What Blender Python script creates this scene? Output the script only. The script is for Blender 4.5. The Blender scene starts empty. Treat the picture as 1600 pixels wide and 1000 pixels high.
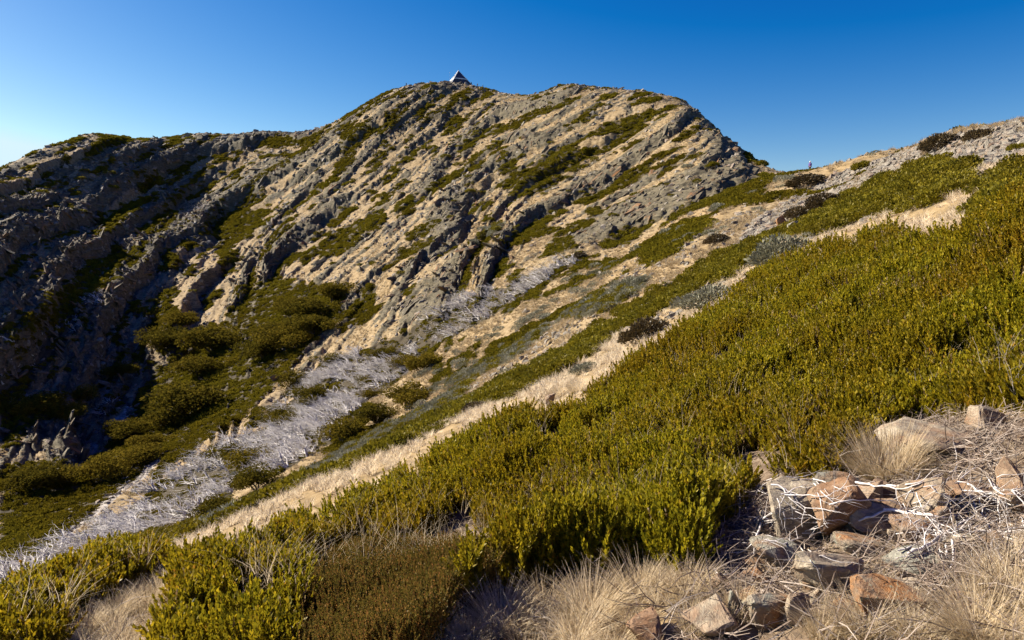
import bpy, bmesh, math, random
import numpy as np
from mathutils import Vector, Matrix, Euler

R = math.radians
S = bpy.context.scene
COL = S.collection

# ------------------------------------------------------------------ camera
F, HZ = 1067.0, 380.0                       # focal length and horizon row, in 1600x1000 pixels
PITCH = math.atan((500 - HZ) / F)           # camera looks a little down
cam_data = bpy.data.cameras.new('camera')
cam_data.sensor_width = 36.0
cam_data.lens = F / 1600 * 36.0
cam_data.clip_start = 0.05
cam_data.clip_end = 60000
cam = bpy.data.objects.new('camera', cam_data)
cam.location = (0, 0, 0)
cam.rotation_euler = (math.pi / 2 - PITCH, 0, 0)
COL.objects.link(cam)
S.camera = cam

# ------------------------------------------------------------------ sky and sun
SUN_AZ, SUN_EL = R(-68), R(30)              # azimuth from the view axis (+Y), positive to the right
world = bpy.data.worlds.new('World')
S.world = world
world.use_nodes = True
wn, wl = world.node_tree.nodes, world.node_tree.links
bg = wn['Background']
sky = wn.new('ShaderNodeTexSky')
sky.sky_type = 'NISHITA'
sky.sun_disc = False
sky.sun_elevation = SUN_EL
sky.sun_rotation = SUN_AZ
sky.altitude = 1800
sky.air_density = 1.0
sky.dust_density = 1.3
sky.ozone_density = 1.6
hs = wn.new('ShaderNodeHueSaturation')
hs.inputs['Saturation'].default_value = 1.3
wl.new(sky.outputs['Color'], hs.inputs['Color'])
gm = wn.new('ShaderNodeGamma')                 # the print's contrast: deep zenith, pale horizon
gm.inputs['Gamma'].default_value = 1.3
wl.new(hs.outputs['Color'], gm.inputs['Color'])
dm = wn.new('ShaderNodeVectorMath'); dm.operation = 'SCALE'; dm.inputs['Scale'].default_value = 0.66
wl.new(gm.outputs['Color'], dm.inputs[0])
# the same tone curve over the whole sky, as a polarising filter and the print give it
sp_, cb_ = wn.new('ShaderNodeSeparateColor'), wn.new('ShaderNodeCombineColor')
wl.new(dm.outputs[0], sp_.inputs[0])
for ch, (mul, off, pw) in zip(('Red', 'Green', 'Blue'), ((1.25, -.476, 1), (.95, -.3, 1), (1.31, 0, .75))):
    a_ = wn.new('ShaderNodeMath'); a_.operation = 'POWER'; a_.inputs[1].default_value = pw
    b_ = wn.new('ShaderNodeMath'); b_.operation = 'MULTIPLY_ADD'; b_.inputs[1].default_value = mul; b_.inputs[2].default_value = off
    c_ = wn.new('ShaderNodeMath'); c_.operation = 'MAXIMUM'; c_.inputs[1].default_value = 0.03
    wl.new(sp_.outputs[ch], a_.inputs[0]); wl.new(a_.outputs[0], b_.inputs[0]); wl.new(b_.outputs[0], c_.inputs[0]); d_ = wn.new('ShaderNodeMath'); d_.operation = 'MINIMUM'; d_.inputs[1].default_value = {'Red': 4.9, 'Green': 6.4, 'Blue': 7.2}[ch]
    wl.new(c_.outputs[0], d_.inputs[0]); wl.new(d_.outputs[0], cb_.inputs[ch])
wl.new(cb_.outputs[0], bg.inputs['Color'])
bg.inputs['Strength'].default_value = 0.055
sun_data = bpy.data.lights.new('sun', 'SUN')
sun_data.energy = 4.8
sun_data.angle = R(0.5)
sun_data.color = (1.0, 0.91, 0.78)
sun = bpy.data.objects.new('sun', sun_data)
sd = Vector((math.sin(SUN_AZ) * math.cos(SUN_EL), math.cos(SUN_AZ) * math.cos(SUN_EL), math.sin(SUN_EL)))
sun.rotation_euler = sd.to_track_quat('Z', 'Y').to_euler()
sun.location = sd * 50
COL.objects.link(sun)
S.view_settings.view_transform = 'Standard'
S.view_settings.look = 'None'
S.view_settings.exposure = 1.38
S.view_settings.gamma = 1.0
S.cycles.max_bounces = 3
S.cycles.diffuse_bounces = 1
S.cycles.glossy_bounces = 1
S.cycles.transmission_bounces = 2
S.cycles.use_adaptive_sampling = True
S.cycles.adaptive_threshold = 0.03

# ------------------------------------------------------------------ small tools
def tag(o, label=None, cat=None, group=None, kind=None):
    if label: o['label'] = label
    if cat: o['category'] = cat
    if group: o['group'] = group
    if kind: o['kind'] = kind
    return o

def link(name, me, mat=None, parent=None):
    o = bpy.data.objects.new(name, me)
    COL.objects.link(o)
    if mat is not None and me is not None:
        me.materials.clear()
        me.materials.append(mat)
    if parent is not None: o.parent = parent
    return o

def empty(name, loc=(0, 0, 0), rz=0.0):
    o = bpy.data.objects.new(name, None)
    o.empty_display_size = 0.1
    o.location = loc
    o.rotation_euler = (0, 0, rz)
    COL.objects.link(o)
    return o

def np_mesh(name, V, Fa, smooth=False):
    """mesh from numpy vertices (n,3) and faces (m,k)"""
    me = bpy.data.meshes.new(name)
    V = np.asarray(V, np.float32); Fa = np.asarray(Fa, np.int32)
    n, k = Fa.shape
    me.vertices.add(len(V)); me.vertices.foreach_set('co', V.ravel())
    me.loops.add(n * k); me.loops.foreach_set('vertex_index', Fa.ravel())
    me.polygons.add(n)
    me.polygons.foreach_set('loop_start', np.arange(0, n * k, k, dtype=np.int32))
    me.polygons.foreach_set('loop_total', np.full(n, k, np.int32))
    me.polygons.foreach_set('use_smooth', np.full(n, smooth, bool))
    me.update(calc_edges=True)
    return me

def ihash(ix, iy, iz, seed):
    h = (ix.astype(np.int64) * 73856093) ^ (iy.astype(np.int64) * 19349663) ^ (iz.astype(np.int64) * 83492791) ^ (seed * 2654435761)
    h = (h ^ (h >> 13)) * 1274126177
    h = (h ^ (h >> 16)) & 0xFFFFFF
    return h.astype(np.float32) / float(0xFFFFFF)

def vnoise(x, y, z=None, seed=0):
    """value noise, about -1..1"""
    if z is None:
        fx, fy = np.floor(x), np.floor(y)
        u, v = x - fx, y - fy
        u = u * u * u * (u * (u * 6 - 15) + 10); v = v * v * v * (v * (v * 6 - 15) + 10)
        ix, iy = fx.astype(np.int64), fy.astype(np.int64)
        iz = np.zeros_like(ix)
        a = ihash(ix, iy, iz, seed); b = ihash(ix + 1, iy, iz, seed)
        c = ihash(ix, iy + 1, iz, seed); d = ihash(ix + 1, iy + 1, iz, seed)
        return ((a * (1 - u) + b * u) * (1 - v) + (c * (1 - u) + d * u) * v) * 2 - 1
    fx, fy, fz = np.floor(x), np.floor(y), np.floor(z)
    u, v, w = x - fx, y - fy, z - fz
    u = u * u * (3 - 2 * u); v = v * v * (3 - 2 * v); w = w * w * (3 - 2 * w)
    ix, iy, iz = fx.astype(np.int64), fy.astype(np.int64), fz.astype(np.int64)
    out = 0
    for dz in (0, 1):
        a = ihash(ix, iy, iz + dz, seed); b = ihash(ix + 1, iy, iz + dz, seed)
        c = ihash(ix, iy + 1, iz + dz, seed); d = ihash(ix + 1, iy + 1, iz + dz, seed)
        s = (a * (1 - u) + b * u) * (1 - v) + (c * (1 - u) + d * u) * v
        out = out + s * (w if dz else 1 - w)
    return out * 2 - 1

def fbm(x, y, oct=3, seed=0):
    o, a = 0, 1.0
    for k in range(oct):
        o = o + a * vnoise(x * 2 ** k + 17.3 * k, y * 2 ** k - 9.1 * k, seed=seed + k)
        a *= 0.5
    return o / (2 - 2 ** (1 - oct))

def sstep(a, b, x):
    t = np.clip((x - a) / (b - a), 0, 1)
    return t * t * (3 - 2 * t)

def inpoly(px, py, poly):
    poly = np.array(poly, float)
    res = np.zeros(px.shape, bool)
    bb = (px >= poly[:, 0].min()) & (px <= poly[:, 0].max()) & (py >= poly[:, 1].min()) & (py <= poly[:, 1].max())
    if not bb.any(): return res
    X, Y = px[bb], py[bb]
    c = np.zeros(X.shape, bool)
    j = len(poly) - 1
    for i in range(len(poly)):
        xi, yi, xj, yj = poly[i, 0], poly[i, 1], poly[j, 0], poly[j, 1]
        if yi != yj:
            c ^= ((yi > Y) != (yj > Y)) & (X < (xj - xi) * (Y - yi) / (yj - yi) + xi)
        j = i
    res[bb] = c
    return res

CP, SP = math.cos(PITCH), math.sin(PITCH)
def project(x, y, z):
    d = y * CP - z * SP
    d = np.where(np.abs(d) < 1e-3, 1e-3, d)
    return 800 + F * x / d, 500 - F * (y * SP + z * CP) / d, d
def pix_dir(px, py):
    """azimuth and slope (z per metre of ground distance) of the ray through a pixel"""
    a, b = (np.asarray(px, float) - 800) / F, (500 - np.asarray(py, float)) / F
    dx, dy, dz = a, CP + b * SP, b * CP - SP
    h = np.hypot(dx, dy)
    return np.arctan2(dx, dy), dz / h

# ------------------------------------------------------------------ the shape of the land
# pixel, ground distance in metres, height of what grows there; from these a smooth surface is fitted
EYE = 1.65
CTRL = [
 # slope at the photographer's feet
 (1600,1000,2.7,0),(1350,800,4.2,0),(1500,700,5.2,0),(1600,760,4.5,0),(1000,1000,2.9,0),(700,1000,3.2,0),(350,1000,4.0,0),(0,1000,5.0,0),
 (620,890,4.3,.3),(300,865,6.6,0),(150,955,5.4,0),(900,760,5.8,.45),(1100,690,5.8,.45),(1300,500,10,.5),(1500,450,9.5,.5),(1500,560,6.9,.45),
 (1600,500,7.5,.45),(1200,560,8.6,.45),(500,810,6.8,.4),(100,895,8.5,.4),(0,945,8.0,.4),
 # its shrubby edge and the straw strip beyond
 (300,868,8.0,.1),(450,822,8.6,.25),(640,728,9.0,.4),(800,652,10,.4),(950,600,11.0,.4),(1130,484,14,.4),(1250,395,17,.4),(1400,342,17.5,.4),(1600,262,13.5,.5),
 (400,815,11,0),(600,722,12.5,0),(800,630,15,0),(950,565,17,0),(1130,470,20,0),(1250,372,26,0),(1470,312,20,0),(1560,262,22,0),
 (0,1000,24,0),(100,950,24,0),(300,860,24,0),(450,765,24,0),
 (600,705,20,0),(600,700,34,0),(800,590,28,0),(800,560,44,0),(950,515,30,0),(950,455,55,0),(1060,440,33,0),(1060,385,48,0),(1130,345,60,0),(1160,310,78,0),
 (1225,273,102,0),(1260,272,98,0),(1200,365,45,0),(1300,335,42,0),(1300,300,66,0),(1350,247,76,0),(1450,217,56,0),(1450,265,40,0),(1560,240,31,0),(1600,198,40,0),
 # foot of the valley, dead trees
 (0,905,60,0),(100,868,64,0),(200,820,70,0),(0,800,92,0),(100,795,88,0),(300,775,76,0),(300,700,98,0),(450,680,78,0),(450,600,120,0),(600,665,66,0),(600,600,92,0),
 (600,540,112,0),(700,560,84,0),(700,490,106,0),(800,500,82,0),(800,440,106,0),(900,402,98,0),(950,410,90,0),
 # left shoulder, facing right
 (0,700,116,0),(0,600,138,0),(0,500,150,0),(0,400,206,0),(0,300,290,0),(0,272,335,0),(100,700,124,0),(100,600,150,0),(100,500,176,0),(100,400,234,0),(100,300,334,0),
 (140,204,400,0),(60,230,365,0),(210,550,180,0),(210,440,230,0),(210,330,330,0),(220,217,425,0),(310,205,435,0),(340,210,430,0),(410,203,420,0),(470,207,405,0),
 (300,600,142,0),(300,500,196,0),(300,400,264,0),(300,300,370,0),
 # main face, facing left and to the camera
 (420,500,168,0),(450,400,225,0),(450,300,310,0),(540,182,372,0),(600,450,150,0),(600,350,205,0),(600,250,280,0),(600,147,345,0),(640,134,350,0),
 (700,400,148,0),(700,300,212,0),(700,200,290,0),(715,128,345,0),(800,400,122,0),(800,300,178,0),(800,200,250,0),(770,142,335,0),(800,147,322,0),(838,151,305,0),
 (950,330,134,0),(950,250,178,0),(880,131,264,0),(930,137,258,0),(1000,148,250,0),(1000,300,138,0),(1000,220,178,0),(1075,165,225,0),(1100,250,140,0),(1100,300,112,0),(1110,192,190,0),(1160,230,160,0),(1205,262,132,0),(1150,290,112,0),
 # behind the crest (hidden)
 (0,370,430,0),(140,330,520,0),(340,320,540,0),(540,280,470,0),(715,230,450,0),(900,230,350,0),(1000,240,330,0),(1110,270,260,0),(1200,330,190,0),
 (1260,330,150,0),(1350,320,140,0),(1450,300,120,0),(1600,280,90,0),(1450,450,260,0),(1600,450,200,0),(1250,450,300,0),
]
def polar_extra():
    """ground outside the frame: (azimuth deg, r, z)"""
    e = []
    for az in (-75, -55, 55, 75, 100, -100):
        for r in (2.5, 6, 12):
            e.append((az, r, -EYE + r * (0.36 * math.sin(R(az)) - 0.03 * math.cos(R(az)))))
    for az, r, z in ((-50,25,-12),(-70,25,-13),(-100,25,-13),(-50,70,-30),(-75,70,-33),(-100,70,-33),(-50,150,-30),(-75,150,-40),(-50,320,20),(-75,320,-20),(-50,450,15),(-100,200,-50),(-100,450,-60),
                     (50,25,3.5),(75,25,5),(100,25,6),(50,45,4),(75,45,6),(100,45,6),(50,90,-4),(75,90,-6),(100,90,-8),(50,250,-60),(75,250,-70),(100,250,-70)):
        e.append((az, r, z))
    return e

_c = []
for px, py, r, h in CTRL:
    a, t = pix_dir(px, py)
    _c.append((a, r, t * r - h))
for a, r, z in polar_extra():
    _c.append((R(a), r, z))
_c = np.array(_c)
AK = 2.0
def _uv(az, r): return np.stack([az * AK, np.log(r)], -1)
_P = _uv(_c[:, 0], _c[:, 1])
_val = (_c[:, 2] + EYE) / _c[:, 1]
def _phi(d2):
    return 0.5 * d2 * np.log(d2 + 1e-12)
_n = len(_P)
_A = np.zeros((_n + 3, _n + 3))
_d2 = ((_P[:, None] - _P[None]) ** 2).sum(-1)
_A[:_n, :_n] = _phi(_d2) + np.eye(_n) * 0.0022
_A[:_n, _n] = 1; _A[:_n, _n + 1:] = _P
_A[_n, :_n] = 1; _A[_n + 1:, :_n] = _P.T
_w = np.linalg.solve(_A, np.concatenate([_val, np.zeros(3)]))

AZ = np.concatenate([np.linspace(-100, -41, 60, endpoint=False), np.arange(-41, 41.001, 0.088), np.linspace(41, 100, 60)[1:]])
AZ = np.radians(AZ)
RR = np.concatenate([np.geomspace(0.35, 60, 230, endpoint=False), np.geomspace(60, 450, 500, endpoint=False), np.geomspace(450, 900, 26)])
NA, NR = len(AZ), len(RR)
# evaluate the fit on a coarser grid, then interpolate
ca = np.linspace(AZ[0], AZ[-1], 420); cr = np.linspace(np.log(RR[0]), np.log(RR[-1]), 260)
GA, GR = np.meshgrid(ca, cr, indexing='ij')
Q = np.stack([GA.ravel() * AK, GR.ravel()], -1)
tv = np.full(len(Q), _w[_n]) + Q @ _w[_n + 1:]
for k in range(_n):
    tv += _w[k] * _phi((Q[:, 0] - _P[k, 0]) ** 2 + (Q[:, 1] - _P[k, 1]) ** 2)
tv = tv.reshape(GA.shape)
def bilin(arr, fi, fj):
    i = np.clip(fi.astype(int), 0, arr.shape[0] - 2); j = np.clip(fj.astype(int), 0, arr.shape[1] - 2)
    u, v = fi - i, fj - j
    return (arr[i, j] * (1 - u) + arr[i + 1, j] * u) * (1 - v) + (arr[i, j + 1] * (1 - u) + arr[i + 1, j + 1] * u) * v
_fi = (AZ - ca[0]) / (ca[1] - ca[0]); _fj = (np.log(RR) - cr[0]) / (cr[1] - cr[0])
def smooth1(a, axis):
    s = np.swapaxes(a, 0, axis); o = s.copy(); o[1:-1] = s[1:-1] * .5 + (s[:-2] + s[2:]) * .25
    return np.swapaxes(o, 0, axis)
Tb = bilin(tv, np.repeat(_fi[:, None], NR, 1), np.repeat(_fj[None], NA, 0))
for _ in range(4): Tb = smooth1(smooth1(Tb, 0), 1)
AZg, RRg = np.repeat(AZ[:, None], NR, 1), np.repeat(RR[None], NA, 0)
X, Y = RRg * np.sin(AZg), RRg * np.cos(AZg)
Z0 = Tb * RRg - EYE
PX0, PY0, _ = project(X, Y, Z0)

wm = sstep(78, 125, RRg) * (1 - sstep(R(21.5), R(24), AZg) * (1 - sstep(125, 150, RRg)))
# ---- rock ribs: dipping beds cut the mountain face
def first_hit(Tg, px, py):
    az, t = pix_dir(px, py)
    i = int(np.interp(az, AZ, np.arange(NA))); c = np.maximum.accumulate(Tg[i])
    j = min(int(np.searchsorted(c, t)), NR - 1)
    r = np.interp(t, c[max(j - 2, 0):j + 1], RR[max(j - 2, 0):j + 1])
    return np.array([r * math.sin(az), r * math.cos(az), t * r])
def bed_normal(pts, deg):
    """bedding plane whose outcrop runs at this angle in view on the given part of the face"""
    Sm = np.zeros((3, 3)); Nn = np.zeros(3)
    for x, y in pts:
        p0, p1 = first_hit(Tb - EYE / RRg, x, y), first_hit(Tb - EYE / RRg, x + 8 * math.cos(R(deg)), y - 8 * math.sin(R(deg)))
        d = (p1 - p0) / np.linalg.norm(p1 - p0); Sm += np.outer(d, d)
    w_, v_ = np.linalg.eigh(Sm)
    a_ = v_[:, 0]
    return a_ * (1 if a_[2] > 0 else -1)
aL = bed_normal([(60,330),(150,300),(230,340),(120,420),(220,460),(300,300),(330,400),(60,500)], 38)
aC = bed_normal([(500,300),(560,380),(620,300),(680,220),(720,330),(600,230),(480,400),(780,280)], 42)
aR = bed_normal([(850,300),(920,240),(980,300),(1040,230),(900,350),(1080,270),(1000,200)], 33)
pLC, pCR = first_hit(Tb - EYE / RRg, 430, 330), first_hit(Tb - EYE / RRg, 800, 260)
def planar(a_, p_): return (X - p_[0]) * a_[0] + (Y - p_[1]) * a_[1] + (Z0 - p_[2]) * a_[2]
bC = planar(aC, pLC)
bed = bC
wl_ = 1 - sstep(380, 480, PX0 + .25 * (PY0 - 330)); bed = bed * (1 - wl_) + planar(aL, pLC) * wl_
wr_ = sstep(740, 860, PX0 + .25 * (PY0 - 260)); bCR = (pCR - pLC) @ aC
bed = bed * (1 - wr_) + (planar(aR, pCR) + bCR) * wr_
strike = 0.62 * X + 0.72 * Y + 0.4 * Z0
warp = 5 * fbm(X / 60, Y / 60, 2, 5) + 1.8 * fbm(X / 16, Y / 16, 2, 9)
left_zone = 1 - sstep(330, 520, PX0 + 0.35 * (PY0 - 300))
right_zone = sstep(760, 900, PX0)
disp = np.zeros_like(Z0); rock = np.zeros_like(Z0)
jag = 1.0 * vnoise(X / 3.1, Y / 3.1, seed=31) + 0.7 * vnoise(X / 1.3, Y / 1.3, seed=32)
floor_ = np.zeros_like(Z0)
for lam, amp, ml, jw, sd_ in ((27, 5.2, 60, .9, 41), (11.5, 2.6, 38, .5, 51), (4.1, 1.25, 20, 0.22, 61), (1.9, .62, 11, .12, 66)):
    q_ = (bed + warp * min(1, lam / 14) + jag * jw) / lam + 0.5 * fbm(strike / (ml * 2), bed / (lam * 3), 2, sd_ + 5)
    fr = q_ - np.floor(q_)
    saw = np.where(fr < 0.09, fr / 0.09, 1 - (fr - 0.09) / 0.91)         # steep scarp on the lower right
    lane = np.floor(q_)
    lo_ = -0.15 - 0.4 * left_zone - (.22 if lam < 20 else 0)
    m = sstep(lo_, lo_ + .6, vnoise(strike / ml, lane * 3.7, seed=sd_) + 0.35 * vnoise(strike / (ml / 4), lane * 1.9, seed=sd_ + 1))
    a = amp * (0.8 + (-.1 * left_zone if lam > 20 else (.9 if lam > 10 else -.1) * left_zone) - 0.55 * right_zone * (lam > 20))
    if lam > 10: floor_ = np.maximum(floor_, m * sstep(.62, .8, fr) * (1 - sstep(.95, .99, fr)))
    disp += a * (saw - 0.4) * m
    crest = sstep(0.36, 0.08, fr) if lam > 20 else sstep(0.5, 0.15, fr)
    rock = np.maximum(rock, m * crest * (1 if lam > 5 else 0.74 + .2 * left_zone))
    rock = np.maximum(rock, m * sstep(0.94, 0.99, fr))
rock = np.clip(rock + 0.35 * left_zone * sstep(-0.1, 0.6, fbm(strike / 22, bed / 9, 3, 77)), 0, 1) * (1 - .8 * floor_)
def facets(u, v, seed):
    """broken faces: cells, each with its own height and tilt"""
    iu, iv = np.floor(u), np.floor(v)
    best = np.full(u.shape, 9e9); hgt = np.zeros_like(u)
    for di in (-1, 0, 1):
        for dj in (-1, 0, 1):
            ci_, cj_ = (iu + di).astype(np.int64), (iv + dj).astype(np.int64)
            zi = np.zeros_like(ci_)
            du = ci_ + ihash(ci_, cj_, zi, seed) - u; dv = cj_ + ihash(ci_, cj_, zi + 1, seed) - v
            d = du * du + dv * dv
            hh = ihash(ci_, cj_, zi + 2, seed) * .9 - du * (ihash(ci_, cj_, zi + 3, seed) * 1.6 - .8) - dv * (ihash(ci_, cj_, zi + 4, seed) * 1.8 - .5)
            k_ = d < best
            best = np.where(k_, d, best); hgt = np.where(k_, hh, hgt)
    return hgt
sel = (wm > 0.01) & (rock > 0.05) & (np.abs(AZg) < R(42))
uu, vv, ww = strike[sel], bed[sel] + .5 * jag[sel], X[sel] * .8 - Y[sel] * .6
crag = facets(uu / 7.5, vv / 1.4, 7) * .95 + facets(uu / 2.6, vv / .7 + 5, 8) * .6
disp[sel] += rock[sel] * (crag - .55) * (1 - .45 * right_zone[sel])
disp += 0.30 * fbm(X / 3, Y / 3, 3, 81) + .16 * vnoise(X / .8, Y / .8, seed=84)
disp *= wm * (1 - .8 * inpoly(PX0, PY0, [(20,830),(120,740),(200,660),(225,595),(290,560),(330,520),(380,470),(430,430),(450,440),(540,450),(530,500),(480,545),(430,600),(380,650),(320,690),(260,740),(110,840),(0,900),(0,850)]))
_t0 = np.where(RRg > 60, Tb - EYE / RRg, -9)
_rc = RR[np.argmax(_t0, axis=1)][:, None]
disp *= 1 - .9 * np.exp(-((RRg - _rc) / 24) ** 2) * (AZg < R(22))
# quieter along the skyline crest, so that it keeps its outline
mid = sstep(12, 30, RRg) * (1 - wm)
disp += mid * (0.35 * fbm(X / 5, Y / 5, 3, 91) + 0.10 * fbm(X / 1.2, Y / 1.2, 2, 92))
near = 1 - sstep(12, 25, RRg)
disp += near * sstep(1.0, 3.0, RRg) * (0.07 * fbm(X / 0.8, Y / 0.8, 2, 95) + 0.025 * vnoise(X / 0.17, Y / 0.17, seed=96))
rock *= wm
Z = Z0 + disp
T = Z / RRg
PX, PY, _ = project(X, Y, Z)
CM = np.maximum.accumulate(T, axis=1)
VIS = T >= CM - 0.012 - 0.25 * np.maximum(0, 1 - RRg / 14)

def ray_ground(px, py):
    """first point of the land met by the rays through these pixels"""
    az, t = pix_dir(np.atleast_1d(px), np.atleast_1d(py))
    fi = np.interp(az, AZ, np.arange(NA))
    i = np.clip(fi.astype(int), 0, NA - 2); u = fi - i
    out = np.zeros((len(az), 3))
    for k in range(len(az)):
        col = T[i[k]] * (1 - u[k]) + T[i[k] + 1] * u[k]
        c = np.maximum.accumulate(col)
        j = int(np.searchsorted(c, t[k]))
        if j >= NR: j = int(np.argmax(col))
        j = max(j, 1)
        d = col[j] - col[j - 1]
        v = np.clip((t[k] - col[j - 1]) / d, 0, 1) if d > 1e-9 else 1.0
        r = RR[j - 1] + (RR[j] - RR[j - 1]) * v
        z = (col[j - 1] + d * v) * r
        out[k] = (r * math.sin(az[k]), r * math.cos(az[k]), z)
    return out
def gpoint(px, py): return Vector(ray_ground(px, py)[0])
def ground_z(x, y):
    x, y = np.atleast_1d(np.asarray(x, float)), np.atleast_1d(np.asarray(y, float))
    fi = np.interp(np.arctan2(x, y), AZ, np.arange(NA)); fj = np.interp(np.hypot(x, y), RR, np.arange(NR))
    return bilin(Z, fi, fj)

# ------------------------------------------------------------------ where things grow (outlines seen in the photograph)
def zz(ox, oy, k, pts): return [(ox + x * k, oy + y * k) for x, y in pts]
Z1 = lambda *p: zz(0, 180, .32, p)
Z2 = lambda *p: zz(400, 80, .32, p)
Z3 = lambda *p: zz(800, 100, .32, p)
NEAR_HEATH = [(0,955),(60,905),(110,885),(200,858),(285,874),(380,870),(440,830),(540,790),(640,735),(720,690),(800,650),(880,625),(960,595),(1000,560),(1080,510),(1150,470),(1180,435),
    (1250,400),(1300,382),(1380,362),(1430,374),(1500,380),(1532,350),(1550,318),(1600,290),(1720,240),(1720,640),(1600,645),(1560,655),(1480,655),(1350,690),(1320,750),(1200,765),(1150,805),(1110,850),
    (1090,905),(1000,908),(900,930),(800,952),(745,975),(700,1000),(640,1080),(225,1060),(250,985),(292,915),(262,905),(200,932),(120,975),(60,1060),(-80,1060),(-80,960)]
RED_HEATH = [(490,872),(560,845),(700,842),(775,850),(795,890),(780,945),(720,985),(660,1080),(455,1080),(470,930)]
MID_HEATH = [
    [(1060,445),(1120,405),(1190,375),(1260,345),(1330,302),(1420,266),(1460,252),(1525,262),(1500,290),(1440,312),(1400,330),(1330,352),(1280,368),(1230,368),(1180,398),(1150,430),(1100,448)],
    [(960,490),(1040,455),(1100,445),(1060,470),(980,515)],
    [(560,722),(640,668),(760,612),(860,557),(960,500),(1010,480),(980,512),(900,570),(800,622),(720,652),(640,690)],
    [(340,808),(430,765),(520,742),(560,722),(640,690),(620,700),(480,755),(400,800)],
    [(1530,330),(1545,290),(1600,255),(1600,330),(1560,345)],
    [(1400,330),(1480,300),(1530,280),(1500,300),(1450,322)],
    [(150,850),(270,826),(330,806),(290,862),(200,860)],
]
GREY_HEATH = [
    [(470,745),(560,692),(660,640),(740,600),(720,625),(640,668),(560,712),(490,752)],
    [(880,500),(930,468),(1000,440),(1010,450),(950,490)],
    [(280,860),(330,815),(400,800),(360,830),(300,865)],
    Z2((1050,940),(1120,880),(1200,850),(1180,880),(1090,940)),
    [(700,600),(760,565),(840,520),(860,520),(800,565),(720,605)],
]
FAR_HEATH = [
    [(20,830),(120,740),(200,660),(225,595),(290,560),(330,520),(380,470),(430,430),(450,440),(540,450),(530,500),(480,545),(430,600),(380,650),(320,690),(260,740),(215,770),(270,700),(190,760),(110,830),(60,880),(0,900),(0,850)],
    [(0,850),(0,730),(50,720),(100,720),(90,770),(50,820),(20,840)], [(0,640),(50,620),(60,660),(20,700),(0,700)],
    [(0,520),(60,480),(130,430),(200,390),(230,370),(230,400),(160,450),(90,500),(20,540)],
    Z2((265,680),(350,640),(400,560),(420,480),(400,400),(430,360),(560,340),(560,400),(500,460),(480,540),(430,600),(350,670),(290,705)),
    Z2((590,400),(640,310),(720,250),(760,240),(740,300),(680,370),(620,410)),
    Z2((770,390),(850,320),(960,230),(1040,180),(1060,200),(960,270),(880,330),(810,380)),
    Z2((960,540),(990,470),(1050,400),(1120,370),(1110,400),(1060,450),(1010,500)),
    Z2((800,700),(880,640),(1000,580),(1110,525),(1110,545),(1030,600),(940,650),(860,690)),
    Z2((1010,545),(1100,490),(1200,430),(1215,440),(1130,500),(1050,550)),
    Z2((720,920),(780,870),(890,820),(895,845),(840,900),(760,930)),
    Z2((500,860),(540,800),(600,775),(640,820),(600,870),(530,880)),
    Z2((320,1000),(380,930),(450,890),(520,900),(470,960),(400,1000)),
    Z2((420,330),(480,280),(550,250),(540,280),(460,330)),
    Z2((540,560),(580,510),(640,500),(600,550)), Z2((700,790),(740,760),(780,770),(750,800)), Z2((1070,150),(1110,150),(1145,180),(1090,185)),
    Z2((0,600),(100,550),(200,500),(300,430),(300,450),(180,530),(60,600)), Z2((1175,550),(1200,500),(1240,490),(1215,545)),
    Z2((1170,960),(1280,880),(1420,830),(1400,870),(1290,950),(1210,985)), Z2((1390,990),(1460,930),(1550,910),(1560,960),(1480,1000)),
    Z1((180,960),(250,850),(380,820),(480,760),(600,680),(720,600),(740,620),(660,700),(560,770),(450,850),(330,940),(220,990)),
    Z1((440,600),(540,480),(660,430),(700,450),(600,520),(500,590)),
    Z1((700,580),(760,500),(800,430),(900,340),(1020,250),(1060,240),(960,330),(860,420),(800,540),(730,585)),
    Z1((930,590),(1000,530),(1080,470),(1170,480),(1100,550),(1000,600)), Z1((1170,370),(1260,290),(1400,210),(1500,150),(1520,170),(1400,240),(1290,310),(1190,380)),
    Z1((610,310),(680,250),(740,270),(640,320)), Z1((1300,130),(1370,90),(1430,110),(1400,150),(1320,160)), Z1((1150,860),(1200,810),(1260,800),(1230,870),(1170,900)),
    Z3((820,740),(880,690),(960,650),(1100,610),(1260,580),(1240,610),(1190,690),(1100,700),(1020,710),(940,690),(880,720)),
    Z3((610,940),(680,840),(780,780),(900,750),(1000,780),(940,830),(860,880),(780,940),(680,985)),
    Z3((420,880),(500,820),(620,770),(700,780),(640,830),(540,880),(450,900)), Z3((110,950),(180,880),(260,850),(300,880),(220,930)),
    Z3((0,880),(80,800),(160,770),(140,810),(60,870)), Z3((310,290),(350,265),(385,270),(340,290)), Z3((0,340),(0,305),(40,305),(30,330)),
]
DEAD = [
    [(0,905),(130,832),(230,772),(330,702),(430,662),(500,575),(560,547),(620,522),(700,478),(760,452),(820,442),(880,402),(920,387),(900,412),(840,452),(760,502),(680,542),(640,582),(580,622),(540,682),(480,712),(430,742),(380,762),(320,802),(250,832),(170,862),(60,902),(0,942)],
    [(0,560),(60,520),(120,480),(170,450),(160,480),(105,540),(60,580),(0,600)],
    [(270,355),(325,322),(330,335),(285,362)], [(140,640),(190,610),(205,630),(160,660)],
]
SCREE = [[(20,890),(110,800),(190,735),(270,690),(262,712),(200,765),(120,830),(60,880)], [(60,760),(130,690),(160,690),(110,750)], [(170,670),(205,630),(215,640),(190,690)]]
RUBBLE = [[(1090,445),(1140,395),(1180,345),(1250,305),(1330,262),(1420,238),(1500,212),(1600,198),(1640,198),(1640,230),(1540,262),(1460,250),(1420,264),(1330,300),(1260,343),(1190,373)]]
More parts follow.
